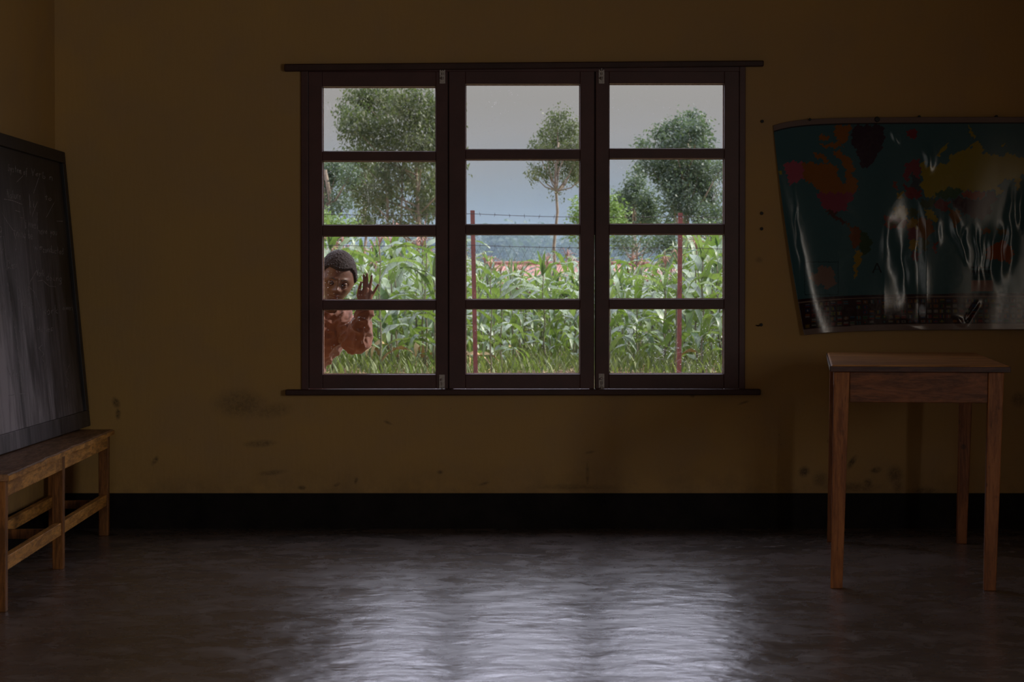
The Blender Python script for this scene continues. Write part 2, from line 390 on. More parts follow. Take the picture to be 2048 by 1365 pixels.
def barrel_bolt(px, py, up, parent):
    p = at(px, py, YB-.01); s = 1/480.; m = MB(); y1 = YB-.008
    m.box(p.x-5.5*s, p.x+5.5*s, y1-.003, y1, p.z-14*s, p.z+14*s)                      # back plate
    m.box(p.x-5.5*s, p.x-2.8*s, y1-.008, y1-.002, p.z-13*s, p.z+13*s); m.box(p.x+2.8*s, p.x+5.5*s, y1-.008, y1-.002, p.z-13*s, p.z+13*s)
    for q in (-9, 1, 9): m.box(p.x-3.4*s, p.x+3.4*s, y1-.012, y1-.003, p.z+(q-1.6)*s, p.z+(q+1.6)*s)   # bolt guides
    for a in (-4.3, 4.3):
        for b in (-12, 12): m.tube([(p.x+a*s, y1-.002, p.z+b*s), (p.x+a*s, y1-.0105, p.z+b*s)], .0024, 8)
    m.build('barrel_bolt', M_steel, parent)
    rod = MB(); e = 20*up
    rod.tube([(p.x, y1-.009, p.z-10*s*up), (p.x, y1-.009, p.z+e*s)], .0034, 10)
    rod.tube([(p.x, y1-.009, p.z-4*s*up), (p.x-.007, y1-.016, p.z-4*s*up)], [.003, .0045], 8)
    rod.box(p.x-4.5*s, p.x+4.5*s, y1-.012, y1-.006, p.z+(e-2.5*up)*s-.003, p.z+(e-2.5*up)*s+.003)
    rod.build('bolt_rod', M_steel, parent)
for c, lab in zip(CAS, cas_labels):
    X = [at(q, 500, YB).x for q in c['x']]
    zt, zb = at(0, c['t'], YB).z, at(0, c['b'], YB).z
    Z = [(at(0, a, YB).z, at(0, b, YB).z) for a, b in c['rows']]
    y0, y1 = YB-.008, YB+.034
    m = MB()
    m.box(X[0], X[1], y0, y1, zb, zt); m.box(X[2], X[3], y0, y1, zb, zt)
    m.box(X[1], X[2], y0, y1, Z[0][0], zt); m.box(X[1], X[2], y0, y1, zb, Z[3][1])
    for k in range(3): m.box(X[1], X[2], y0+.004, y1, Z[k+1][0], Z[k][1])
    cs = m.build('casement', M_frame, win, bevel=.0022); cs['label'] = lab
    for k in range(4):
        r = .0035; pn = MB()
        pn.box(X[1]-.004, X[2]+.004, YB+.024, YB+.027, Z[k][1]-.004, Z[k][0]+.004)
        pane = pn.build('pane', M_glass, cs)
        pb = MB()
        a0, a1, b0, b1 = X[1], X[2], Z[k][1], Z[k][0]
        for q in ((a0, a1, b0, b0+r), (a0, a1, b1-r, b1), (a0, a0+r, b0, b1), (a1-r, a1, b0, b1)):
            pb.box(q[0], q[1], YB+.0275, YB+.036, q[2], q[3])
        pb.build('putty', M_putty, cs)
    for b in bolt_px[c['name']]: barrel_bolt(*b, cs)

# ================================================================== bench
def frame_pts(o, ux, uy):   # local frame from an origin and x/y axes on the floor
    return Matrix(((ux.x, uy.x, 0, o.x), (ux.y, uy.y, 0, o.y), (0, 0, 1, 0), (0, 0, 0, 1)))
ba = math.atan((1.633-1.563)/(9.80-7.47))
BO = Vector((-1.563, 7.45, 0)); uy = Vector((-math.sin(ba), math.cos(ba), 0)); ux = Vector((math.cos(ba), math.sin(ba), 0))
BM = frame_pts(BO, ux, uy)           # local x: + into room (front face at 0), y: away from camera
bench = empty('bench', BO, ba)
tag(bench, 'long six-legged bare wooden bench under the leaning blackboard', 'bench')
BWD, BL, BH = .245, 2.37, .427
def bl(mb, name, mat, bevel=.003): return mb.xf(BM).build(name, mat, bench, bevel=bevel)
# seat, worn along the front edge
seat = MB(); n = 28
prof = []
for i in range(n+1):
    y = -.012 + (BL+.035)*i/n
    prof.append((y, .012 + random.uniform(-.0025, .0025) - (.007 if i in (9, 15, 16) else 0)))
vs_, fs = [], []
for y, xf_ in prof:
    vs_ += [(-BWD, y, BH-.020), (xf_, y, BH-.020), (xf_, y, BH-.004), (xf_-.005, y, BH), (-BWD, y, BH)]
for i in range(n):
    for k in range(5):
        k2 = (k+1) % 5; fs.append((i*5+k, i*5+k2, (i+1)*5+k2, (i+1)*5+k))
fs.append((4,3,2,1,0)); fs.append(tuple(n*5+k for k in range(5)))
bl(MB().add(vs_, fs), 'seat', M_bench_top, 0)
edge = MB()
for i in range(n):
    (ya, xa_), (yb, xb_) = prof[i], prof[i+1]
    edge.hexa([(xa_+.0002, ya, BH-.0195), (xa_+.0030, ya, BH-.0195), (xb_+.0030, yb, BH-.0195), (xb_+.0002, yb, BH-.0195),
               (xa_+.0002, ya, BH-.0035), (xa_+.0030, ya, BH-.0035), (xb_+.0030, yb, BH-.0035), (xb_+.0002, yb, BH-.0035)])
bl(edge, 'seat_edge', M_bench, 0)
bl(MB().box(-.024, -.002, .05, 1.14, BH-.072, BH-.020).box(-.024, -.002, 1.19, 2.32, BH-.072, BH-.020), 'apron', M_bench, .002)
bl(MB().box(-BWD+.004, -BWD+.024, .05, 2.32, BH-.072, BH-.020), 'apron', M_bench, .002)
for y in (0, 1.143, 2.318):
    for f in (0, 1):
        x0 = -.040 if f == 0 else -BWD+.002
        x1 = x0 + .040
        leg = MB().hexa([(x0, y+.002, 0), (x1-.002, y+.002, 0), (x1-.002, y+.043, 0), (x0, y+.043, 0), (x0, y, BH-.020), (x1, y, BH-.020), (x1, y+.047, BH-.020), (x0, y+.047, BH-.020)])
        bl(leg, 'leg', M_bench_leg, .002)
    bl(MB().box(-BWD+.042, -.040, y+.012, y+.036, .108, .142), 'cross_rail', M_bench_leg, .002)
for x0 in (-.032, -BWD+.010):
    for y0, y1 in ((.045, 1.145), (1.188, 2.32)):
        bl(MB().box(x0, x0+.024, y0, y1, .122, .166), 'stretcher', M_bench, .002)

# ================================================================== blackboard (leans on the left wall, stands on the bench)
Pb = Vector((-1.757, 10.03, BH+.0035)); Pt = Vector((-1.860, 10.03, 1.566))
bv = (Pt-Pb).normalized(); bn = Vector((bv.z, 0, -bv.x)); bh = (Pt-Pb).length; bu = Vector((0, -1, 0)); BLEN = 2.42
def B(u, v, n): return Pb + bu*u + bv*v + bn*n
def bhex(mb, u0, u1, v0, v1, n0, n1):
    return mb.hexa([B(u0,v0,n0), B(u1,v0,n0), B(u1,v0,n1), B(u0,v0,n1), B(u0,v1,n0), B(u1,v1,n0), B(u1,v1,n1), B(u0,v1,n1)])
def m_board(name, dusty):
    t = NT(name); v = t.obj()
    rot = t.map(v, loc=(-Pb.x, -Pb.y, -Pb.z))
    s = t.n('ShaderNodeSeparateXYZ'); t.set(s.inputs[0], rot)
    st = t.map(rot, scale=(1, 3.2, .55))
    a = t.noise(st, 3.0, 5, .6, .8); b = t.noise(st, 14, 5, .7, .3); c = t.noise(rot, 2.2, 3, .5)
    low = t.rng(s.outputs['Z'], 0, 1.05, 1, .0)
    near = t.rng(s.outputs['Y'], -1.9, -.1, 1, .25)
    amt = t.math('MULTIPLY', t.math('ADD', t.rng(low, 0, 1, .05, 1.0), 0), near)
    d = t.math('MULTIPLY', t.rng(t.math('ADD', t.math('MULTIPLY', a, .6), t.math('MULTIPLY', c, .4)), .36, .66), amt)
    d = t.math('ADD', t.math('MULTIPLY', d, t.rng(b, .3, .7, .6, 1.15)), t.math('MULTIPLY', t.rng(b, .55, .75), .06))
    d = t.math('MULTIPLY', d, dusty, clamp=True)
    col = t.mix(d, (.014,.012,.013), (.42,.38,.41))
    return t.done(t.bsdf(col, t.rng(d, 0, 1, .5, .9), .3, normal=t.bump(b, .1, .002)))
M_board = m_board('chalky_blackboard', 2.2); M_bframe = m_board('blackboard_frame_paint', .9)
M_chalk = m_plain('white_chalk', (.30,.28,.29), .95, .1, var=.5, scale=90)
board = bhex(MB(), .05, BLEN-.05, .05, bh-.045, -.022, -.004).build('blackboard', M_board)
tag(board, 'large chalky blackboard leaning on the left wall, standing on the bench', 'blackboard')
for nm, q in (('bottom_rail', (0, BLEN, 0, .066)), ('top_rail', (0, BLEN, bh-.048, bh)), ('side_rail', (0, .06, .066, bh-.048)), ('side_rail', (BLEN-.06, BLEN, .066, bh-.048))):
    bhex(MB(), q[0], q[1], q[2], q[3], -.026, .008).build(nm, M_bframe, board, bevel=.003)
# chalk writing -------------------------------------------------
def board_uv(px, py):
    d = Vector((px-1024, FPX*CT+(682.5-py)*ST, -FPX*ST+(682.5-py)*CT)); o = Vector((0,0,1))
    k = (Pb-o).dot(bn)/d.dot(bn); h = o + d*k - Pb
    return -h.y, h.dot(bv)
def stroke(mb, pts, w=.003):
    """chalk line as a thin raised ribbon, pts in board (u, v); the writing runs away from the camera"""
    P = [Vector((a, b)) for a, b in pts]
    for i in range(len(P)-1):
        a, b = P[i], P[i+1]
        if (b-a).length < 1e-5: continue
        t = (b-a).normalized(); nn = Vector((-t.y, t.x))*w*random.uniform(.2, .5)
        q = [(a-nn), (b-nn), (b+nn), (a+nn)]
        mb.hexa([B(*c, -.0045) for c in q] + [B(*c, -.0032) for c in q])
GL = {  # little handwriting alphabet, x right 0..1, y up, x-height 1
 'a': [[(.9,.9),(.5,1),(.1,.6),(.2,.1),(.6,0),(.9,.5),(.9,1),(.9,.1),(1.1,0)]], 'b': [[(.1,2),(.1,0),(.6,0),(.9,.4),(.6,.9),(.1,.7)]],
 'c': [[(.9,.8),(.5,1),(.1,.5),(.4,0),(.9,.2)]], 'd': [[(.9,.8),(.4,1),(.1,.4),(.4,0),(.9,.3),(.9,2),(.9,0)]], 'e': [[(.1,.5),(.9,.6),(.6,1),(.1,.6),(.3,0),(.9,.2)]],
 'f': [[(.9,1.9),(.5,2),(.4,1),(.4,-.6)],[(.1,1),(.8,1)]], 'g': [[(.9,.9),(.4,1),(.1,.5),(.4,0),(.9,.4),(.9,1),(.8,-.8),(.3,-1),(.1,-.6)]],
 'h': [[(.1,2),(.1,0),(.2,.7),(.6,1),(.9,.7),(.9,0)]], 'i': [[(.4,1),(.4,.1),(.7,0)],[(.4,1.4),(.45,1.5)]], 'k': [[(.1,2),(.1,0)],[(.8,1),(.2,.5),(.9,0)]],
 'l': [[(.3,2),(.3,.1),(.7,0)]], 'm': [[(.1,1),(.1,0),(.2,.8),(.5,1),(.6,0),(.7,.8),(1,1),(1.1,0)]], 'n': [[(.1,1),(.1,0),(.2,.8),(.7,1),(.9,.6),(.9,0)]],
 'o': [[(.5,1),(.1,.6),(.2,.1),(.6,0),(.9,.5),(.5,1)]], 'r': [[(.1,1),(.2,0),(.2,.7),(.8,1)]], 's': [[(.8,.9),(.4,1),(.2,.7),(.7,.4),(.5,0),(.1,.1)]],
 't': [[(.5,1.8),(.5,.1),(.8,0)],[(.1,1.1),(.9,1.1)]], 'u': [[(.1,1),(.1,.2),(.5,0),(.9,.4),(.9,1),(.9,0)]], 'v': [[(.1,1),(.45,0),(.9,1)]],
 'w': [[(0,1),(.25,0),(.5,.9),(.75,0),(1,1)]], 'y': [[(.1,1),(.4,.1),(.9,1),(.3,-1)]], 'T': [[(.5,2),(.5,0)],[(0,2),(1,1.9)]], 'C': [[(.9,1.7),(.5,2),(.1,1),(.4,0),(.9,.3)]],
 'S': [[(.9,1.8),(.4,2),(.2,1.4),(.8,.8),(.6,0),(.1,.2)]], 'H': [[(.1,2),(.1,0)],[(.9,2),(.9,0)],[(.1,1),(.9,1)]], 'W': [[(0,2),(.25,0),(.5,1.5),(.75,0),(1,2)]],
 'N': [[(.1,0),(.1,2),(.8,0),(.9,2)]], 'V': [[(0,2),(.45,0),(.9,2)]], '.': [[(.2,0),(.25,.1)]], '-': [[(.1,.5),(.8,.5)]], ' ': []}
def write(px, py, px2, text, h, w=.003):
    u, v = board_uv(px, py); u2, _ = board_uv(px2, py)
    step = (u-u2)/len(text); mb = MB(); cx = u
    for ch in text:
        for st in GL.get(ch, []):
            pts = [(cx-(a*.85+b*.12)*step + random.uniform(-.001,.001), v+b*h+random.uniform(-.002,.002)) for a, b in st]
            fine = []
            for i in range(len(pts)-1):
                for k in range(2): f = k/2; fine.append((pts[i][0]*(1-f)+pts[i+1][0]*f, pts[i][1]*(1-f)+pts[i+1][1]*f))
            stroke(mb, fine + [pts[-1]], w)
        cx -= step; v += random.uniform(-.002, .002)
    return mb
def R1(x, y): return (x/3.79, 240+y/3.79)
def R2(x, y): return (x/3.79, 560+y/3.79)
words = [(R1(66,385), R1(215,385)[0], 'System of', .013), (R1(245,420), R1(405,420)[0], 'Verb n', .013), (R1(62,592), R1(168,592)[0], 'Nature', .016),
 (R1(158,815), R1(285,815)[0], 'Time', .019), (R1(292,862), R1(440,862)[0], 'have you', .014), (R1(112,880), R1(255,900)[0], 'thing be', .018), (R1(262,985), R1(335,1005)[0], 'we', .016), (R1(330,1003), R1(488,1040)[0], 'conducted', .013),
 (R1(62,1128), R1(140,1128)[0], 'Class', .017), (R1(285,1180), R1(345,1180)[0], 'Work', .013), (R1(355,1215), R1(478,1215)[0], 'doing', .014), (R1(228,655), R1(280,655)[0], 'll', .012),
 (R1(345,600), R1(400,600)[0], 'to', .010), (R2(168,215), R2(215,215)[0], 'Ver', .016), (R2(330,265), R2(452,265)[0], 'Work', .017), (R2(285,400), R2(440,405)[0], 'Homes.', .012),
 (R2(0,240), R2(60,240)[0], 'di', .015), (R1(0,850), R1(25,850)[0], 'g', .02), (R1(0,1005), R1(40,1005)[0], 'er', .015), (R2(145,400), R2(200,400)[0], 'in', .012), (R2(90,740), R2(160,740)[0], 'to', .014), (R2(480,230), R2(560,230)[0], 'own', .01)]
for (px, py), px2, tx, h in words:
    write(px, py, px2, tx, h).build('chalk_marking', M_chalk, board)
lines = [[R1(38,600), R1(100,610), R1(175,640)], [R1(122,685), R1(160,697)], [R1(438,768), R1(482,768)], [R1(300,440), R1(262,555)], [R1(290,620), R1(250,730)], [R1(418,625), R1(360,735)],
 [R1(180,425), R1(135,470)], [R1(20,700), R1(60,770), R1(110,840), R1(135,930), R1(125,990)], [R1(35,880), R1(50,1000), R1(60,1140)], [R1(292,1222), R1(330,1215), R1(380,1260), R1(430,1265)],
 [R1(275,1060), R1(285,1140), R1(218,1258)], [R2(218,45), R2(230,220), R2(240,400)], [R2(218,45), R2(250,180), R2(290,300)], [R2(220,45), R2(270,95), R2(320,240)], [R2(65,20), R2(100,230), R2(140,520), R2(165,760), R2(180,930)],
 [R2(75,878), R2(140,866), R2(202,862)], [R2(60,660), R2(95,740), R2(100,790)], [R2(328,490), R2(300,520), R2(340,560), R2(320,590), R2(350,640), R2(345,690)], [R2(535,640), R2(515,690), R2(500,730), R2(525,760), R2(512,820), R2(500,800)],
 [R1(230,560), R1(236,720)], [R1(180,660), R1(200,830)], [R1(288,700), R1(292,830)], [R1(120,1200), R1(160,1300), R1(150,1365)], [R2(25,95), R2(38,120)]]
for L in lines:
    mb = MB(); P = [board_uv(*p) for p in L]; fine = []
    for i in range(len(P)-1):
        for k in range(4): f = k/4; fine.append((P[i][0]*(1-f)+P[i+1][0]*f, P[i][1]*(1-f)+P[i+1][1]*f))
    stroke(mb, fine+[P[-1]], .0032); mb.build('chalk_marking', M_chalk, board)

# ================================================================== table
ta = math.radians(7.0)
TO = Vector((1.060, 8.03, 0)); TM = Matrix.Translation(TO) @ Matrix.Rotation(-ta, 4, 'Z')
table = empty('table', TO, -ta)
tag(table, 'varnished wooden table standing end-on below the world map', 'table')
TH, TL, TW = .746, 1.66, .585
def tb(mb, name, mat, bevel=.003): return mb.xf(TM).build(name, mat, table, bevel=bevel)
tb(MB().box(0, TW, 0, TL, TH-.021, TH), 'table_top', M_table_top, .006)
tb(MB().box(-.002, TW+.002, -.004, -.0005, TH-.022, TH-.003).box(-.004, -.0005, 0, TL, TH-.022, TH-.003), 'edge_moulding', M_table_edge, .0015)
lx = [.010, .515]; LW = .052
def leg(x0, y0, inx, iny):
    w0, w1 = .040, LW          # foot, head
    m = MB(); xa = x0 if inx > 0 else x0 + (w1-w0)*0
    dx = -.010 if inx > 0 else -.012
    f = (x0+dx, y0); 
    m.hexa([(f[0], f[1], 0), (f[0]+w0, f[1], 0), (f[0]+w0, f[1]+w0, 0), (f[0], f[1]+w0, 0),
            (x0, y0, TH-.022), (x0+w1, y0, TH-.022), (x0+w1, y0+w1, TH-.022), (x0, y0+w1, TH-.022)])
    return m
for x0, s in ((lx[0], 1), (lx[1], -1)):
    for y0, q in ((.012, 1), (TL-.16, -1)):
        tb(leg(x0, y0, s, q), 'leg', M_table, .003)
az0, az1 = TH-.124, TH-.022
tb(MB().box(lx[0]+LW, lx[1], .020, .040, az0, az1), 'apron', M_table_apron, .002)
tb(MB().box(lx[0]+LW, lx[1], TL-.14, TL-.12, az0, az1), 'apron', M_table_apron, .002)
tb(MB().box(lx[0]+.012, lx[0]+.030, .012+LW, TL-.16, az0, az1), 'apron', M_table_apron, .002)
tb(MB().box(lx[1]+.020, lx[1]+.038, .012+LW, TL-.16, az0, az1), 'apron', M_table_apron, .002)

# ================================================================== world map on the wall
def Z6(x, y): return (1530 + x/2.73, 200 + y/2.73)
def m_map():
    t = NT('laminated_map_print'); a = t.n('ShaderNodeAttribute', attribute_name='print')
    v = t.obj(); n = t.noise(v, 90, 3, .6)
    col = t.mix(.25, a.outputs['Color'], t.mix(n, (.02,.02,.02), (.2,.2,.2)), 'OVERLAY')
    return t.done(t.bsdf(a.outputs['Color'], t.rng(n, .3, .7, .11, .17), .22, normal=t.bump(t.noise(t.map(v, scale=(1,1,.3)), 25, 3), .06, .003)))
M_map = m_map()
MP = [  # (colour, polygon in map sheet coordinates)
 ((.55,.12,.20), [(105,355),(125,338),(160,335),(205,342),(212,435),(185,437),(160,460),(140,462),(118,430),(128,410),(105,390)]),
 ((.42,.16,.03), [(205,345),(250,340),(300,350),(345,345),(395,360),(395,400),(412,450),(440,455),(440,380),(420,340),(455,360),(480,410),(500,440),(512,485),(480,512),(300,506),(262,462),(212,435)]),
 ((.42,.16,.03), [(270,280),(300,295),(330,300),(345,345),(320,340),(300,320),(275,318)]), ((.42,.16,.03), [(375,140),(470,138),(465,180),(440,235),(410,240),(385,205)]),
 ((.42,.16,.03), [(370,280),(400,275),(440,300),(480,340),(490,390),(470,395),(440,350),(400,325)]), ((.42,.16,.03), [(285,205),(320,190),(350,200),(345,215),(300,225)]), ((.42,.16,.03), [(300,240),(345,245),(395,225),(430,250),(390,262),(320,258)]),
 ((.38,.08,.14), [(283,508),(470,508),(492,500),(480,545),(455,565),(445,608),(425,600),(395,612),(360,605),(318,590),(300,560)]),
 ((.13,.06,.06), [(325,597),(360,605),(390,612),(395,640),(420,650),(440,670),(425,680),(390,655),(350,625)]), ((.20,.10,.03),[(440,665),(470,690),(455,700)]),
 ((.07,.04,.07), [(480,140),(640,136),(655,200),(640,260),(600,330),(560,375),(530,370),(505,300),(470,220)]),
 ((.26,.09,.03), [(462,700),(490,688),(515,700),(530,740),(520,800),(490,810),(465,770)]), ((.05,.11,.05), [(515,705),(550,730),(585,765),(578,815),(548,850),(525,840),(515,790),(525,745)]),
 ((.45,.30,.03), [(492,822),(528,832),(530,870),(510,900),(500,970),(488,978),(485,900)]),
 ((.34,.22,.19), [(245,950),(285,945),(295,910),(330,905),(370,920),(380,955),(388,990),(365,1025),(335,1035),(325,1015),(280,1010),(250,985)]),
 ((.46,.36,.02), [(862,500),(850,470),(862,430),(850,395),(850,345),(870,335),(890,365),(915,365),(960,352),(1000,345),(1005,310),(1020,300),(1050,290),(1080,272),(1120,262),(1150,225),(1185,240),(1190,290),(1260,300),(1310,310),(1330,285),(1380,310),(1450,330),(1560,350),(1560,400),(1500,400),(1450,410),(1400,410),(1390,440),(1400,480),(1380,480),(1350,430),(1300,440),(1275,470),(1300,500),(1270,530),(1240,480),(1210,500),(1150,500),(1075,495),(1040,480),(1000,478),(960,500),(915,540),(880,525)]),
 ((.46,.36,.02), [(940,300),(960,265),(1010,230),(980,270),(955,315)]), ((.46,.36,.02), [(1105,142),(1130,165),(1150,185),(1145,210),(1120,185)]), ((.46,.36,.02), [(1290,245),(1315,238),(1320,250),(1300,258)]),
 ((.05,.14,.06), [(925,505),(960,500),(1000,478),(1040,480),(1075,500),(1060,530),(1010,540),(960,540)]), ((.38,.08,.03), [(1075,500),(1150,503),(1205,502),(1210,525),(1160,545),(1110,540),(1080,520)]),
 ((.10,.05,.07), [(1015,545),(1070,530),(1110,543),(1165,547),(1212,525),(1215,495),(1250,500),(1270,545),(1235,570),(1235,620),(1190,655),(1130,640),(1060,605),(1030,575)]),
 ((.25,.06,.07), [(925,545),(960,545),(1010,560),(1000,600),(960,610),(930,580)]), ((.30,.14,.04), [(1000,600),(1050,600),(1075,640),(1040,700),(1015,650)]), ((.46,.36,.03), [(865,595),(900,600),(950,640),(930,670),(900,655),(880,625)]),
 ((.10,.14,.08), [(840,545),(925,545),(925,590),(860,590)]), ((.30,.07,.10), [(770,345),(840,318),(850,380),(845,430),(820,440),(800,400),(770,450),(755,430)]), ((.08,.10,.14), [(800,400),(845,432),(850,500),(800,490)]),
 ((.35,.10,.08), [(700,450),(720,448),(725,490),(705,490)]), ((.45,.33,.04), [(725,505),(755,505),(755,540),(725,540)]), ((.28,.05,.06), [(760,460),(850,500),(860,530),(800,545),(765,520)]), ((.30,.04,.06), [(775,165),(830,160),(835,190),(805,218),(780,195)]),
 ((.50,.36,.06), [(700,595),(745,575),(775,590),(780,655),(735,650),(700,625)]), ((.12,.16,.08), [(780,590),(835,600),(835,640),(790,640)]), ((.36,.10,.08), [(650,640),(700,630),(770,660),(775,700),(690,705),(655,690)]), ((.18,.12,.05), [(650,655),(740,670),(760,690),(680,690)]),
 ((.32,.13,.03), [(835,640),(895,650),(925,700),(905,740),(870,770),(830,730)]), ((.45,.28,.04), [(775,650),(835,650),(830,700),(780,700)]), ((.28,.10,.12), [(775,700),(830,700),(845,760),(790,765)]), ((.46,.30,.04), [(785,765),(835,765),(830,820),(795,825)]),
 ((.12,.13,.05), [(835,760),(895,760),(885,820),(845,830)]), ((.26,.09,.12), [(795,830),(850,832),(835,875),(810,880)]), ((.35,.08,.07), [(918,780),(940,775),(938,815),(922,835)]), ((.45,.12,.03), [(1205,830),(1235,790),(1265,785),(1290,760),(1320,790),(1345,790),(1358,850),(1335,892),(1290,880),(1250,870),(1210,872)]),
 ((.32,.14,.05), [(1180,700),(1230,705),(1225,730),(1190,730)]), ((.20,.14,.05), [(1260,700),(1330,715),(1325,740),(1270,730)]), ((.16,.06,.05), [(1430,900),(1460,880),(1450,930)]), ((.46,.34,.03),[(1375,440),(1395,430),(1385,475),(1372,500)]),
 ((.45,.28,.25), [(1125,985),(1245,985),(1245,1045),(1125,1045)]), ((.45,.38,.03),[(75,390),(92,385),(95,405),(80,412)])]
def inpoly(X, Y, P):
    r = np.zeros(X.shape, bool); n = len(P)
    for i in range(n):
        x1, y1 = P[i]; x2, y2 = P[(i+1) % n]
        c = (y1 > Y) != (y2 > Y)
        with np.errstate(divide='ignore', invalid='ignore'):
            r ^= c & (X < (x2-x1)*(Y-y1)/(y2-y1+1e-9)+x1)
    return r
NU, NV = 460, 330
U, Vv = np.meshgrid(np.linspace(0, 1, NU), np.linspace(0, 1, NV))
topy = lambda xx: 92 + 40*np.exp(-(xx-45)/120.) + 8*np.exp(-(xx-45)/500.)
boty = lambda xx: 1255 + 30*np.exp(-(xx-215)/260.)
XLft = 45 + 170*Vv**1.05 - 12*np.sin(Vv*PI); XRgt = 1705 - 150*Vv
X6 = XLft + (XRgt-XLft)*U
T6 = topy(X6); B6 = boty(X6); Y6 = T6 + (B6-T6)*Vv
MX = 1530 + X6/2.73; MY = 200 + Y6/2.73
rngm = np.random.RandomState(3)
jx = X6 + 5*np.sin(Y6/9.)+4*np.sin(Y6/4.1+X6/7.); jy = Y6 + 5*np.sin(X6/8.+1)+4*np.sin(X6/3.7+Y6/5.)
colr = np.zeros((NV, NU, 3)); colr[:] = (.075,.20,.25)
for c, P in MP[:-2]: colr[inpoly(jx, jy, P)] = c
for c, P in MP[-2:]: colr[inpoly(X6, Y6, P)] = c
blk = (.015,.015,.02)
def rect(x0, x1, y0, y1, c): colr[(X6 > x0) & (X6 < x1) & (Y6 > y0) & (Y6 < y1)] = c
for e in ((215,218.5,887,1065),(398,401.5,880,1062)): rect(*e, (.03,.08,.10))
rect(215,400,884,888,(.03,.08,.10)); rect(215,400,1062,1066,(.03,.08,.10))
rect(1125,1225,912,917,blk)
for k in range(9):                       # the illegible title block: dark dashes
    x0 = 1128 + k*12.5; rect(x0, x0+8, 928+(k%2)*2, 948, blk)
rect(1125,1245,950,954,blk)
for k in range(3): rect(1128, 1235-k*9, 960+k*8, 963.5+k*8, (.04,.06,.07))
for s in (-1, 1):                        # compass-like dark figure
    colr[np.abs((X6-612) - s*(Y6-890)*.42) < 4 + 0*X6] = np.where(((Y6 > 890) & (Y6 < 945))[np.abs((X6-612) - s*(Y6-890)*.42) < 4][:, None], blk, colr[np.abs((X6-612) - s*(Y6-890)*.42) < 4])
rect(595,630,922,927,blk)
# band of flags
bt = boty(X6)-175 + (1-Vv)*0; band = (Y6 > B6-178) & (Y6 < B6-32)
colr[(Y6 > B6-184) & (Y6 <= B6-178)] = (.34,.24,.20)
colr[(Y6 > B6-198) & (Y6 <= B6-184)] = (.05,.015,.025)
colr[band] = (.055,.022,.026)
pal = [(.45,.05,.05),(.5,.38,.05),(.06,.20,.08),(.05,.10,.30),(.5,.46,.44),(.03,.03,.03),(.5,.2,.05),(.1,.3,.4),(.45,.05,.05),(.5,.46,.44)]
fx = np.floor((X6-215)/35.).astype(int); fy = np.floor((Y6-(B6-174))/28.).astype(int)
lx_ = (X6-215) % 35.; ly_ = (Y6-(B6-174)) % 28.
for i in range(45):
    for j in range(5):
        m = band & (fx == i) & (fy == j) & (lx_ > 5) & (lx_ < 29) & (ly_ > 6) & (ly_ < 23)
        if not m.any() or rngm.rand() < .15: continue
        c = [pal[k] for k in rngm.randint(0, len(pal), 3)]; ty = rngm.randint(4)
        if ty == 0:
            for k in range(3): colr[m & (ly_ > 6+k*5.7)] = np.array(c[k])*.55
        elif ty == 1:
            for k in range(3): colr[m & (lx_ > 5+k*8)] = np.array(c[k])*.55
        elif ty == 2:
            colr[m] = np.array(c[0])*.45; colr[m & (np.hypot(lx_-17, ly_-14.5) < 4.5)] = np.array(c[1])*.7
        else:
            colr[m] = np.array(c[0])*.45; colr[m & ((np.abs(lx_-17) < 2.5) | (np.abs(ly_-14.5) < 2))] = np.array(c[1])*.7
colr[Y6 > B6-32] = (.36,.27,.25); colr[Y6 < T6+30] = (.34,.25,.23)
colr[(Y6 >= T6+30) & (Y6 < T6+36)] = (.03,.03,.04)
# shape: hangs from its nails a little off the wall, buckled lower down
off = .010 + .052*(X6-XLft)/2.73/480 + .0012*np.sin(X6/160.) + .030*Vv*np.exp(-((X6-XLft)/55.))**1 + .012*Vv
wr = np.zeros_like(X6)
def ridge(x0, x1, y0, y1, wdt, amp, sharp=1.0):
    xc = x0 + (x1-x0)*np.clip((Y6-y0)/(y1-y0), 0, 1) + 7*np.sin(Y6/61.+x0) + 3*np.sin(Y6/23.+x1)
    wdt = wdt*(1.15+.35*np.sin(Y6/83.+x0*.7))
    hh = (y1-y0)*.45; env = np.sin(np.clip((Y6-y0)/hh, 0, 1)*PI/2)**2*np.sin(np.clip((y1-Y6)/hh, 0, 1)*PI/2)**2
    return amp*env*np.exp(-np.abs((X6-xc)/wdt)**(2*sharp))
for r in ((650,700,580,1100,38,.016),(745,765,600,1240,26,-.009),(820,835,580,1240,30,.014),(870,905,220,420,26,.012),(700,725,130,260,12,.008),(1005,1110,540,940,18,.014),(1085,1090,680,800,9,.006),
          (1150,1165,640,1060,14,.010),(1190,1190,700,1060,10,.007),(1240,1240,640,1080,34,.018),(1330,1270,560,1060,24,-.010),(1345,1340,420,1000,20,.010),(1395,1400,420,760,22,.010),(950,935,620,830,12,.006),
          (1180,1090,1080,1240,16,.012),(1040,1100,1170,1250,14,.008),(740,850,1190,1280,60,.008),(150,215,380,1270,10,.005),(480,560,130,700,80,-.006)):
    wr += ridge(*r)
pl = np.where((X6 > 650) & (X6 < 880), np.where(X6 < 838, (X6-650)*.044, 188*.044*(880-X6)/42), 0)/2.73/480*np.clip((Y6-560-60*np.sin(X6/45.))/150, 0, 1)*np.clip((1235-Y6)/120, 0, 1)
DY = YB + pl - off - np.maximum(wr*.20 + .0004*np.sin(X6/37.+Y6/210.)*Vv, -off+.003)
MAPV = np.zeros((NV, NU, 3))
MAPV[..., 0] = (MX-1024)/FPX*DY
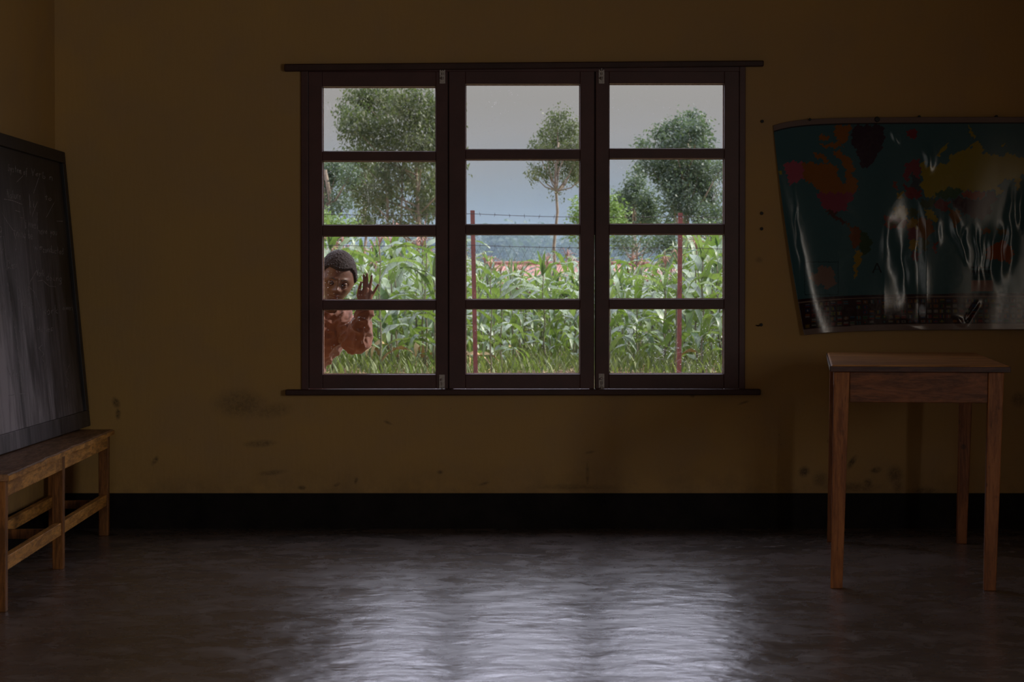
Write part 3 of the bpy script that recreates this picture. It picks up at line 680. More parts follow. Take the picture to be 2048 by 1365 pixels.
# vertical position through the exact camera relation
ty_ = (682.5-MY); MAPV[..., 2] = 1 + (-FPX*ST+ty_*CT)/(FPX*CT+ty_*ST)*DY
MAPV[..., 0] = (MX-1024)/(FPX*CT+ty_*ST)*DY; MAPV[..., 1] = DY
idx = np.arange(NV*NU).reshape(NV, NU)
F = np.stack([idx[:-1,:-1], idx[1:,:-1], idx[1:,1:], idx[:-1,1:]], -1).reshape(-1, 4)
wmap = mesh_np('world_map', MAPV.reshape(-1, 3), F, M_map, smooth=True)
at_ = wmap.data.attributes.new('print', 'FLOAT_COLOR', 'POINT')
at_.data.foreach_set('color', np.concatenate([colr.reshape(-1,3)*.55, np.ones((NU*NV,1))], 1).astype(np.float32).ravel())
sm_ = wmap.modifiers.new('sheet', 'SOLIDIFY'); sm_.thickness = .0012; sm_.offset = -1
tag(wmap, 'creased laminated world map with a band of flags, pinned above the table', 'map')
for px, py, r in ((1752,240,.012),(1618,240,.006),(1836,235,.007),(1990,234,.006)):
    p = at(px, py, YB); m = MB()
    m.tube([(p.x, YB-.0006, p.z), (p.x, YB-.034, p.z)], [.004,.004], 8); m.tube([(p.x, YB-.032, p.z), (p.x, YB-.037, p.z)], [r, r*.8], 10)
    m.build('nail', M_black, wmap)
for px, py, lab in ((1524,243,'black nail high in the wall, by the top corner of the map'),(1523,427,'upper of two black nails between window and map'),(1523,458,'lower of two black nails between window and map'),(1522,650,'bent black nail low in the wall, level with the foot of the map')):
    p = at(px, py, YB); m = MB()
    m.tube([(p.x, YB-.0006, p.z), (p.x, YB-.010, p.z)], .003, 8); m.tube([(p.x, YB-.009, p.z), (p.x, YB-.013, p.z)], [.007,.006], 10)
    if py == 650: m.tube([(p.x, YB-.006, p.z), (p.x-.012, YB-.012, p.z-.004), (p.x-.022, YB-.008, p.z-.002)], [.003,.003,.002], 6)
    tag(m.build('nail', M_black), lab, 'nail')

# ================================================================== outside: ground, far slope
def m_soil():
    t = NT('field_soil'); v = t.obj(); a = t.noise(v, .8, 5, .6); b = t.noise(v, 9, 6, .7)
    far = t.n('ShaderNodeSeparateXYZ'); t.set(far.inputs[0], v)
    c = t.mix(t.rng(b, .35, .65), (.16,.095,.06), (.30,.20,.12))
    c = t.mix(t.rng(a, .48, .62), c, (.16,.20,.06))
    c = t.mix(t.rng(far.outputs['Y'], 50, 80), c, t.mix(t.rng(t.noise(v, .06, 4), .4, .6), (.12,.17,.07), (.22,.24,.11)))
    return t.done(t.bsdf(c, .95, .1, normal=t.bump(b, .6, .05)))
M_soil = m_soil()
def ground_z(x, y):
    if y < 12: return 0.0
    z = .03*math.sin(x*1.7)*math.sin(y*.9)*min(1, (y-12)/6)
    if 44 < y: z -= 2.6*min(1, (y-44)/26)**1.3 if y < 70 else 2.6
    if y > 110: z += 9.5*min(1, (y-110)/230)**1.2
    return z
ys = list(np.linspace(YB+WT, 24, 8)) + list(np.linspace(25, 46, 40)) + list(np.linspace(48, 110, 26)) + list(np.linspace(118, 900, 30))
gv, gf = [], []
NX = 60
for y in ys:
    w = 9 + y*.42
    for i in range(NX+1):
        x_ = -w + 2*w*i/NX; gv.append((x_, y, ground_z(x_, y) - (.02 if y > 11 else 0)))
for j in range(len(ys)-1):
    for i in range(NX): k = j*(NX+1)+i; gf.append((k, k+1, k+NX+2, k+NX+1))
gm = bpy.data.meshes.new('ground'); gm.from_pydata(gv, [], gf); gm.update()
tag(link_mesh('ground', gm, M_soil, smooth=True), kind='structure')

# damp haze over the far slope
hz = NT('valley_haze'); hv_ = hz.n('ShaderNodeVolumeScatter', Color=(.55,.76,1.0), Density=.0023, Anisotropy=.1)
hz.t.links.new(hv_.outputs[0], hz.out.inputs['Volume'])
tag(MB().box(-160, 160, 84, 236, -9, 7.5).build('haze', hz.m), kind='structure')

# ================================================================== trees
def m_leaf(name, c1, c2, rough=.45, tr=.35, spec=.5):
    t = NT(name); oi = t.n('ShaderNodeNewGeometry'); r = oi.outputs['Random Per Island']
    v = t.obj(); n = t.noise(v, .9, 3)
    f = t.math('ADD', t.math('MULTIPLY', r, .6), t.math('MULTIPLY', t.rng(n, .35, .65), .4))
    col = t.mix(f, c1, c2)
    p = t.bsdf(col, rough, spec); tl = t.n('ShaderNodeBsdfTranslucent', Color=t.mix(.5, col, (.25,.40,.05)))
    m = t.n('ShaderNodeMixShader'); m.inputs[0].default_value = tr; t.set(m.inputs[1], p); t.set(m.inputs[2], tl.outputs[0])
    return t.done(m.outputs[0])
M_euc = m_leaf('eucalyptus_leaves', (.045,.070,.042), (.19,.19,.11), .5, .25)
M_euc_b = m_leaf('bluish_eucalyptus_leaves', (.045,.080,.066), (.17,.22,.18), .45, .25)
M_light = m_leaf('light_green_leaves', (.12,.22,.06), (.26,.36,.12), .5, .3)
M_far = m_leaf('far_tree_leaves', (.03,.06,.04), (.06,.10,.06), .6, .2)
M_bark = m_plain('pale_bark', (.30,.24,.19), .85, .2, var=.4, scale=6)
def leaves_np(blobs, n, size, d, droop=.5, rs=None):
    """blobs: (centre, (rx, ry, rz)); leaf clusters gathered on and in them, each leaf a folded pointed blade"""
    rs = rs or np.random
    vol = np.array([b[1][0]*b[1][2] for b in blobs]); cnt = (n*1.55*vol/vol.sum()).astype(int)
    V, F = [], []
    for (c, r), k in zip(blobs, cnt):
        ncl = max(6, k//14)
        dirs = rs.normal(size=(ncl, 3)); dirs /= np.linalg.norm(dirs, axis=1)[:, None]
        rad = rs.uniform(.15, 1.0, (ncl, 1))**.5*.92
        cl = np.array(c) + dirs*rad*np.array(r)
        which = rs.randint(0, ncl, k)
        P = cl[which] + rs.normal(size=(k, 3))*np.array([size*.9, size*.9, size*1.1])
        ax = rs.normal(size=(k, 3)); ax[:, 2] = ax[:, 2]*.5 - droop*1.6; ax /= np.linalg.norm(ax, axis=1)[:, None]
        sd_ = np.cross(ax, rs.normal(size=(k, 3))); sd_ /= np.linalg.norm(sd_, axis=1)[:, None]
        L = size*.85*rs.uniform(.6, 1.4, (k, 1)); W = L*rs.uniform(.16, .27, (k, 1))
        nn = np.cross(ax, sd_)
        q = np.stack([P, P+ax*L*.45+sd_*W+nn*W*.3, P+ax*L, P+ax*L*.45-sd_*W+nn*W*.3], 1)
        V.append(q.reshape(-1, 3))
    V = np.concatenate(V); F = np.arange(len(V)).reshape(-1, 4)
    return V, F
def tree(name, label, cat, d, blobs, base, top, r0, n, size, mat, droop=.5, group=None, extra=(), seed=1, depth=.8, bark=None, fmin=.25):
    rs = np.random.RandomState(seed)
    bp = at(*base, d); gz = ground_z(bp.x, d)
    root = empty(name, (bp.x, d, gz)); tag(root, label, cat, group)
    tp = at(*top, d); m = MB()
    pts = [(bp.x, d, gz-.05)]
    for k in range(1, 8):
        f = k/7; x_ = bp.x + (tp.x-bp.x)*f; pts.append((x_+rs.normal()*r0*.6*(k < 7), d, gz+(tp.z-gz)*f))
    m.tube(pts, [r0*(1-.07*k*1.1) for k in range(8)], 8)
    m.build('trunk', bark or M_bark, root, smooth=True)
    bb = []
    lim = MB()
    for px, py, rx, ry in blobs:
        dd = d + rs.uniform(-1, 1)*depth; c = at(px, py, dd); s = dd/FPX
        bb.append(((c.x, c.y, c.z), (rx*s, max(rx, ry)*s*.9, ry*s)))
        # a limb from the trunk into the clump
        f = min(.95, max(fmin, (c.z-gz)/(tp.z-gz+1e-6)-.18)); a = Vector((bp.x+(tp.x-bp.x)*f, d, gz+(tp.z-gz)*f)); e = c
        mid = (a+e)/2 - Vector((0, 0, (e-a).length*.12)); lim.tube([a, mid, e], [r0*.42, r0*.28, r0*.10], 6, cap=False)
    for e in extra:
        a, b = at(e[0], e[1], d), at(e[2], e[3], d); lim.tube([a, (a+b)/2+Vector((.02,0,0)), b], [e[4], e[4]*.8, e[4]*.6], 6, cap=False)
    lim.build('branches', bark or M_bark, root, smooth=True)
    V, F = leaves_np(bb, n, size, d, droop, rs)
    mesh_np('foliage', V, F, mat, root)
    return root
tree('eucalyptus_tree', 'tallest leafy eucalyptus crown, filling the two upper left panes', 'tree', 60,
     [(715,190,38,22),(760,205,55,40),(830,215,60,50),(880,235,45,60),(705,250,34,42),(765,270,65,45),(845,290,60,50),(720,320,45,28),(790,350,55,40),(850,360,45,45),(770,400,40,32),(845,415,35,30),(740,395,30,30),(905,330,22,60),(690,225,16,24),(800,440,34,16),(740,430,24,14),(700,360,24,30),(860,400,30,30),(690,330,24,24)],
     (838,560), (835,230), .065, 14500, .115, M_euc, .75, seed=4, extra=((776,470,770,330,.045),(800,470,805,320,.03)))
tree('eucalyptus_tree', 'dark tree at the left edge of the left window column, behind the boy', 'tree', 54,
     [(652,350,24,34),(672,345,28,30),(664,402,34,20),(690,408,26,12),(650,432,26,16),(630,380,30,60),(700,350,20,22)], (640,560), (650,340), .09, 3200, .10, M_euc_b, .5, seed=8)
tree('eucalyptus_tree', 'slim mid-height tree with a thin trunk, left of the tallest crown', 'tree', 66,
     [(730,440,30,16),(715,330,26,22),(745,345,30,26),(725,385,26,20)], (728,560), (732,330), .06, 1500, .12, M_euc, .6, seed=12)
tree('eucalyptus_tree', 'lone tall tree with a bare slender trunk in the middle window column', 'tree', 60,
     [(1115,240,26,24),(1100,268,26,24),(1140,262,26,26),(1120,290,44,18),(1072,290,18,9),(1090,300,30,12),(1160,300,30,40),(1075,340,22,12),(1068,352,12,9),(1115,330,30,18),(1140,350,30,16),(1150,330,24,30),(1095,345,10,14),(1172,350,18,24),(1108,385,5,6),(1122,390,5,4)],
     (1103,560), (1117,285), .055, 5200, .085, M_euc, .6, seed=21, fmin=.80)
tree('eucalyptus_tree', 'broad tall tree behind the right fence post', 'tree', 56,
     [(1385,238,20,18),(1355,252,26,18),(1395,262,28,22),(1320,268,20,20),(1350,288,45,22),(1405,292,30,24),(1290,290,16,12),(1300,330,26,16),(1345,330,45,24),(1400,335,45,28),(1380,370,50,26),(1350,372,34,22),(1415,385,30,28),(1345,405,26,12),(1380,410,40,20),(1410,430,34,22),(1348,435,20,14),(1440,340,12,20),(1322,350,20,20),(1445,430,10,40)],
     (1368,560), (1375,260), .075, 9800, .105, M_euc_b, .45, seed=33, extra=((1372,470,1380,380,.04),))
tree('young_tree', 'shorter cone-shaped tree left of the broad tall tree', 'tree', 58,
     [(1277,345,13,14),(1272,368,22,18),(1262,392,30,20),(1292,398,26,20),(1300,425,26,20),(1250,415,26,22),(1272,432,44,16),(1290,445,30,10),(1240,400,14,18)],
     (1266,560), (1272,350), .05, 4300, .095, M_euc_b, .35, seed=44)
tree('leafy_shrub', 'light green bushy tree low between the middle and right window columns', 'tree', 46,
     [(1165,420,22,18),(1150,440,18,12),(1190,410,30,26),(1225,415,22,20),(1235,440,30,16),(1200,440,40,18),(1180,470,40,18),(1146,470,14,8)],
     (1195,560), (1195,415), .05, 2600, .085, M_light, .2, seed=51)
tree('young_tree', 'low dark-leaved tree crossing the third row of panes, left of the right post', 'tree', 50,
     [(1240,478,36,14),(1305,470,26,12),(1325,485,34,14),(1345,500,22,16),(1295,488,16,8),(1250,490,16,10),(1340,470,20,16),(1335,525,24,14)],
     (1268,575), (1270,470), .035, 2100, .08, M_euc_b, .2, seed=57, extra=((1326,575,1327,490,.025),))
tree('young_tree', 'low dark-leaved tree crossing the third row of panes, at its right end', 'tree', 51,
     [(1395,472,22,18),(1425,478,26,20),(1450,485,26,26),(1385,500,20,16),(1410,455,24,12),(1440,505,26,18)],
     (1420,575), (1418,470), .035, 2000, .08, M_euc_b, .2, seed=58)
tree('leafy_shrub', 'light green bush at the foot of the left trees', 'shrub', 48,
     [(665,450,28,14),(700,455,20,12),(640,440,30,20),(690,468,26,10),(655,475,30,12)], (665,575), (668,450), .04, 1500, .08, M_light, .2, seed=61)
for i, (px, py, rx, ry) in enumerate([(1000,486,24,16),(1032,484,20,17),(1052,492,14,12),(1082,480,24,18),(963,498,20,12),(1140,502,24,14),(855,486,26,18),(822,494,18,14),(880,478,20,16),(1232,500,24,14),(1290,506,26,10),(910,490,20,18),(1185,496,22,16),(1330,505,24,12),(1400,500,30,14),(780,492,26,16)]):
    side = 'left' if px < 901 else 'middle' if px < 1190 else 'right'
    tree('far_tree', f'hazy blue-grey tree far behind the maize, in the belt seen through the {side} casement', 'tree', 200+7*(i % 4),
         [(px, py, rx, ry), (px-rx*.5, py+ry*.5, rx*.6, ry*.7), (px+rx*.5, py+ry*.45, rx*.6, ry*.7)], (px, py+ry+30), (px, py), .18, 700, .55, M_far, .3, group=f'hazy tree belt behind the {side} casement', seed=70+i, depth=4)

# ================================================================== red-roofed house beyond the field
M_roof = m_plain('rusty_roof_sheet', (.36,.17,.14), .6, .3, var=.2, scale=3)
M_hwall = m_plain('mud_brick_wall', (.32,.19,.14), .9, .2, var=.2, scale=2)
def house(label, px0, px1, py_ridge, py_eave, d):
    a, b = at(px0, py_ridge, d), at(px1, py_ridge, d); ez = at(px0, py_eave, d-2).z; g = ground_z(0, d)-.1
    h = empty('house', ((a.x+b.x)/2, d, g)); tag(h, label, 'house')
    MB().box(a.x+.3, b.x-.3, d-1.9, d+1.9, g, ez-.05).build('wall', M_hwall, h)
    r = MB(); n = 44
    for s in (-1, 1):
        vs_, fs = [], []
        for i in range(n+1):
            x_ = a.x-.1+(b.x-a.x+.2)*i/n; dz = .02*(i % 2)
            vs_ += [(x_, d, a.z+dz), (x_, d+s*2.3, ez-.1+dz), (x_, d+s*2.3, ez-.14+dz), (x_, d, a.z-.04+dz)]
        for i in range(n):
            for k in range(4): fs.append((i*4+k, i*4+(k+1) % 4, (i+1)*4+(k+1) % 4, (i+1)*4+k))
        r.add(vs_, fs)
    r.build('roof', M_roof, h)
    MB().tube([(a.x-.1, d, a.z+.03), (b.x+.1, d, a.z+.03)], .07, 8).build('ridge_cap', M_roof, h)
    for k in range(3):
        wx = a.x+(b.x-a.x)*(k+.5)/3; MB().box(wx-.3, wx+.3, d-1.93, d-1.88, g+1.0, ez-.4).build('window', M_black, h)
house('low house with a rusty red roof, seen between maize stalks at centre', 994, 1236, 529, 562, 82)
house('low house with a rusty red roof, seen left of the right fence post', 1262, 1347, 530, 556, 78)

# ================================================================== fence
M_post = m_plain('red_oxide_post', (.22,.070,.065), .55, .4, var=.25, scale=14)
M_wire = m_plain('rusty_wire', (.05,.045,.05), .6, .5, metal=.3)
FD = 25.0
fence = empty('wire_fence', (0, FD, 0)); tag(fence, 'wire mesh fence with red-brown metal posts and barbed wire along the field', 'fence')
posts = [(945,421,952,760),(1361,426,1358,760)]
pitch_px = 414
allp = [(945-pitch_px, 418, 952-pitch_px, 760)] + posts + [(1361+pitch_px, 430, 1358+pitch_px, 760)]
PT = []
for a, b, c, d_ in allp:
    p, q = at(a, b, FD), at(c, d_, FD); f = q.z/(p.z-q.z); foot = q + (q-p)*f; PT.append((p, foot))
    w = .0225; m = MB()
    A, Bp = p - Vector((w, 0, 0)), foot - Vector((w, 0, 0))
    m.hexa([(Bp.x, FD, -.1), (Bp.x+2*w, FD, -.1), (Bp.x+2*w, FD+.005, -.1), (Bp.x, FD+.005, -.1), (A.x, FD, A.z), (A.x+2*w, FD, A.z), (A.x+2*w, FD+.005, A.z), (A.x, FD+.005, A.z)])
    m.hexa([(Bp.x, FD+.005, -.1), (Bp.x+.005, FD+.005, -.1), (Bp.x+.005, FD+.045, -.1), (Bp.x, FD+.045, -.1), (A.x, FD+.005, A.z), (A.x+.005, FD+.005, A.z), (A.x+.005, FD+.045, A.z), (A.x, FD+.045, A.z)])
    m.build('post', M_post, fence)
def span(z_off, sag, r, barbs, name):
    m = MB(); 
    for i in range(len(PT)-1):
        a, b = PT[i][0], PT[i+1][0]; pts = []
        for k in range(13):
            f = k/12; p = a.lerp(b, f); p.y = FD-.004; p.z += z_off - sag*4*f*(1-f); pts.append(p)
        m.tube(pts, r, 5)
        if barbs:
            for k in range(14):
                f = (k+.5)/14; j = int(f*12); p = pts[j].lerp(pts[j+1], f*12-j)
                for w in range(2):
                    v_ = Vector((random.uniform(-.01,.01), random.uniform(-.01,.01), .022*(1 if w else -1))); m.tube([p-v_*.3, p+v_], [.0028,.0015], 4)
    m.build(name, M_wire, fence)
span(-.035, .022, .0030, True, 'barbed_wire')
span(-.36, .015, .0030, True, 'barbed_wire')
mesh_w = MB(); cell = .085; x0, x1 = PT[0][0].x, PT[-1][0].x; zt = 1.435
nn_ = int((x1-x0)/cell)
for s in (-1, 1):
    for i in range(-18, nn_+18):
        pts = []
        for k in range(18):
            xx = x0 + (i + s*k*.5)*cell; zz = zt - k*cell*1.0
            if xx < x0 or xx > x1: continue
            pts.append((xx, FD-.008+.003*(k % 2)*s, zz))
        if len(pts) > 1: mesh_w.tube(pts, .0013, 3, cap=False)
mesh_w.build('wire_mesh', M_wire, fence)

# ================================================================== maize
def m_maize(name, c1, c2, c3):
    t = NT(name); oi = t.n('ShaderNodeObjectInfo'); r = oi.outputs['Random']; g = t.n('ShaderNodeNewGeometry')
    v = t.obj(); n = t.noise(v, 5, 3)
    col = t.mix(r, c1, c2); col = t.mix(t.rng(n, .58, .72, 0, .6), col, c3)
    p = t.bsdf(col, .46, 1.0, coat=.25, coat_rough=.45); tl = t.n('ShaderNodeBsdfTranslucent', Color=t.mix(.6, col, (.32,.50,.04)))
    m = t.n('ShaderNodeMixShader'); m.inputs[0].default_value = .30; t.set(m.inputs[1], p); t.set(m.inputs[2], tl.outputs[0])
    return t.done(m.outputs[0])
M_mleaf = m_maize('maize_leaf', (.030,.090,.030), (.22,.30,.15), (.30,.34,.12))
M_mdry = m_plain('dry_maize_leaf', (.52,.38,.20), .8, .2, var=.3, scale=8)
M_stalk = m_plain('maize_stalk', (.17,.16,.10), .6, .3, var=.4, scale=12)
M_tassel = m_plain('maize_tassel', (.48,.27,.22), .8, .2, var=.25, scale=10)
def leaf_mesh(L, W, rise, droop, twist, seed):
    rs = random.Random(seed); m = MB(); n = 10; c = []
    x_, z_ = 0, 0; ang = rise
    for i in range(n+1):
        f = i/n; c.append((x_, z_, f)); ang -= droop/n*(.3+1.6*f); x_ += math.cos(ang)*L/n; z_ += math.sin(ang)*L/n
    vs_, fs = [], []
    for i, (a, b, f) in enumerate(c):
        w = W*(.55+.45*math.sin(min(1, f*3)*PI/2))*(1-max(0, (f-.3)/.7)**1.8)*.5 + .0015
        tw = twist*f + rs.uniform(-.12, .12); wav = .012*math.sin(f*17+seed)
        vs_ += [(a, -w*math.cos(tw), b+w*.35-w*math.sin(tw)+wav), (a, 0, b), (a, w*math.cos(tw), b+w*.35+w*math.sin(tw)-wav)]
    for i in range(n):
        k = i*3; fs += [(k, k+1, k+4, k+3), (k+1, k+2, k+5, k+4)]
    return vs_, fs
def maize_parts(seed, H, tassel):
    rs = random.Random(seed); parts = []
    st = MB(); pts = []; n = 9
    for i in range(n+1): pts.append((.012*math.sin(i*1.3+seed), .010*math.cos(i*1.7+seed), H*i/n*.93))
    st.tube(pts, [.014-.0009*i for i in range(n+1)], 7)
    for i in range(1, n): p = pts[i]; st.tube([(p[0], p[1], p[2]-.006), (p[0], p[1], p[2]+.006)], .0155-.0009*i, 7)
    parts.append(('stalk', st, M_stalk))
    az = rs.uniform(0, PI); nl = rs.randint(9, 12)
    for i in range(nl):
        f = .10+.84*i/(nl-1); h = H*.93*f; az += PI + rs.uniform(-.6, .6)
        L = (.50+.34*math.sin(f*PI))*rs.uniform(.85, 1.15)*H/1.55; W = (.078+.045*math.sin(f*PI))*rs.uniform(.85, 1.1)
        rise = rs.uniform(.55, 1.25); dr = rs.uniform(1.3, 3.2) if f < .8 else rs.uniform(.7, 2.4)
        vs_, fs = leaf_mesh(L, W, rise, dr, rs.uniform(-.7, .7), seed*31+i)
        m = MB(); m.add(vs_, fs); m.xf(Matrix.Translation((0, 0, h)) @ Matrix.Rotation(az, 4, 'Z'))
        dry = i < 2 and rs.random() < .10
        parts.append(('leaf', m, M_mdry if dry else M_mleaf))
    if tassel:
        m = MB(); zb = H*.90
        m.tube([(0,0,zb-.05), (0,0,zb+.17), (.01,0,zb+.27)], [.006,.004,.002], 5)
        for k in range(9):
            a = rs.uniform(0, 2*PI); zz = zb+.04+rs.uniform(0, .10); l = rs.uniform(.13, .20); o = rs.uniform(.3, .9)
            p0 = Vector((0,0,zz)); p1 = p0+Vector((math.cos(a)*l*.4*o, math.sin(a)*l*.4*o, l*.6)); p2 = p1+Vector((math.cos(a)*l*.5, math.sin(a)*l*.5, l*(.35-.8*o)))
            m.tube([p0, p1, p2], [.004,.0055,.002], 5)
        parts.append(('tassel', m, M_tassel))
    else:
        for k in range(3):   # young whorl
            vs_, fs = leaf_mesh(.42*H/1.5, .05, 1.35, rs.uniform(.1, .9), .5, seed*7+k); m = MB(); m.add(vs_, fs)
            m.xf(Matrix.Translation((0, 0, H*.86)) @ Matrix.Rotation(rs.uniform(0, 6.28), 4, 'Z')); parts.append(('leaf', m, M_mleaf))
    return parts
def make_maize(seed, H, tassel, whole=False):
    P = maize_parts(seed, H, tassel)
    if whole:
        m = MB(); mats = [M_stalk, M_mleaf, M_mdry, M_tassel]
        for nme, q, mt in P: m.add(q.v, q.f, mats.index(mt))
        return m.build('maize_plant', None, mats=mats, smooth=True)
    root = empty('maize_plant')
    for nme, q, mt in P:
        o = q.build(nme, mt, root, smooth=True)
    return root
LAB = {True: ('tall maize plant with a pink-brown tassel in the field behind the wire fence', 'tasselled maize plants in the field'),
       False: ('maize plant without a tassel, broad drooping leaves, in the field behind the wire fence', 'maize plants without tassels in the field')}
SRC = [(1, 1.62, True), (2, 1.50, False), (3, 1.42, False), (4, 1.55, True), (5, 1.30, False), (6, 1.48, False)]
near_src = [make_maize(*q) for q in SRC]; far_src = [make_maize(q[0]+20, q[1], q[2], True) for q in SRC]
used = set(); rsm = random.Random(11); nmz = 0
for row in range(16):
    y = 29.0 + row*.94
    hw = y*.088 + .9; xc = y*.0047
    stepx = 2*hw/18.7
    for i in range(19):
        x_ = xc - hw + stepx*i + rsm.uniform(-.16, .16); yy = y + rsm.uniform(-.25, .25)
        px = 1024 + x_/yy*FPX
        if nmz >= 300: break
        if row < 3 and (1000 < px < 1135 and rsm.random() < .75 or 690 < px < 760 and rsm.random() < .8): continue   # gaps where bare soil shows
        if rsm.random() < .04: continue
        k = rsm.randrange(6); near = row < 6
        src = (near_src if near else far_src)[k]; key = (near, k)
        if key in used: o = copy_tree(src)
        else: o = src; used.add(key)
        s = rsm.uniform(.84, 1.12) * (1.10 if px < 720 or px > 1400 else 1) * (.86 if 950 < px < 1340 else 1)
        o.matrix_basis = Matrix.Translation((x_, yy, ground_z(x_, yy)-.03)) @ Matrix.Rotation(rsm.uniform(0, 6.28), 4, 'Z') @ Matrix.Rotation(rsm.uniform(-.07, .07), 4, 'X') @ Matrix.Scale(s, 4)
        side = 'left' if px < 901 else 'middle' if px < 1190 else 'right'; rk = 'front' if near else 'rear'
        kind_ = 'maize plant with pink-brown tassel' if SRC[k][2] else 'maize plant without a tassel'
        tag(o, f'{kind_}, {rk} rows, seen through the {side} casement', 'maize plant', f"{'tasselled' if SRC[k][2] else 'tassel-less'} maize in the {rk} rows behind the {side} casement"); nmz += 1
M_weed = m_leaf('weed_leaves', (.07,.11,.03), (.24,.26,.08), .6, .3)
# weeds and litter between the rows: nobody could count them
rw = np.random.RandomState(5)
def weeds(name, label, cat, n, y0, y1, hmax, wdt, mat, lean):
    yy = rw.uniform(y0, y1, n); xx = rw.uniform(-1, 1, n)*(yy*.09+.6) + .1
    zz = np.array([ground_z(a, b) for a, b in zip(xx, yy)]) - .02
    P = np.stack([xx, yy, zz], 1); H = rw.uniform(.3, 1, (n, 1))*hmax
    az = rw.uniform(0, 2*PI, n); dr = np.stack([np.cos(az), np.sin(az), 0*az], 1); sdv = np.stack([-np.sin(az), np.cos(az), 0*az], 1)
    up = np.array([0, 0, 1.]); W = wdt*rw.uniform(.6, 1.3, (n, 1))
    m1 = P + up*H*.6 + dr*H*lean*.4; tp = P + up*H + dr*H*lean
    V = np.stack([P-sdv*W*.5, P+sdv*W*.5, m1+sdv*W, m1-sdv*W, tp+sdv*W*.12, tp-sdv*W*.12], 1).reshape(-1, 3)
    b = np.arange(n)[:, None]*6
    F = np.concatenate([b+np.array([0,1,2,3]), b+np.array([3,2,4,5])], 0)
    o = mesh_np(name, V, F, mat); tag(o, label, cat, kind='stuff'); return o
weeds('undergrowth', 'yellow-green weeds and grass growing between the maize stalks', 'weeds', 7000, 28.0, 40, .24, .012, M_weed, .6)
weeds('leaf_litter', 'dry straw and fallen maize leaves on the soil of the field', 'straw', 2500, 28.0, 38, .05, .007, M_mdry, 5.0)
weeds('undergrowth', 'dense low leaves in the rear part of the maize field', 'weeds', 5000, 38, 46, .8, .03, M_weed, .6)

# ================================================================== the boy outside, leaning in from the left
PM = 10.45/FPX
_ico = bmesh.new(); bmesh.ops.create_icosphere(_ico, subdivisions=2, radius=1); ICO = [v.co.copy() for v in _ico.verts]; _ico.free()
def skin_solid(chains, name):
    """rounded tapering volumes along joint chains [(point, radius), ...]; remeshing later fuses them into one surface"""
    V, F = [], []
    for ch in chains:
        for (p, r), (q, w) in zip(ch, ch[1:]):
            r = r[0] if hasattr(r, '__len__') else r; w = w[0] if hasattr(w, '__len__') else w
            bm = bmesh.new()
            for c in ICO: bm.verts.new(Vector(p)+c*r)
            for c in ICO: bm.verts.new(Vector(q)+c*w)
            res = bmesh.ops.convex_hull(bm, input=bm.verts)
            bmesh.ops.delete(bm, geom=[g for g in bm.verts if not g.link_faces], context='VERTS')
            bmesh.ops.recalc_face_normals(bm, faces=bm.faces)
            bm.verts.index_update(); b_ = len(V); V += [tuple(v.co) for v in bm.verts]; F += [tuple(v.index+b_ for v in f.verts) for f in bm.faces]
            bm.free()
    return V, F
def remeshed(name, parts, voxel, smooth_it=4, mat=None, parent=None, disp=None):
    m = MB()
    for V, F in parts: m.add(V, F)
    me = m.mesh(name); o = bpy.data.objects.new(name, me); COL.objects.link(o)
    r = o.modifiers.new('r', 'REMESH'); r.mode = 'VOXEL'; r.voxel_size = voxel
    if smooth_it: k = o.modifiers.new('k', 'SMOOTH'); k.factor = .5; k.iterations = smooth_it
    bpy.context.view_layer.update()
    ev = o.evaluated_get(bpy.context.evaluated_depsgraph_get()); m2 = bpy.data.meshes.new_from_object(ev)
    bpy.data.objects.remove(o)
    if disp:
        nr = [v.normal.copy() for v in m2.vertices]
        for v, q in zip(m2.vertices, nr): v.co += q*disp(v.co)
    m2.materials.clear()
    return link_mesh(name, m2, mat, parent, smooth=True)
def g3(p, c, s):
    return math.exp(-(((p[0]-c[0])/s[0])**2 + ((p[1]-c[1])/s[1])**2 + ((p[2]-c[2])/s[2])**2))
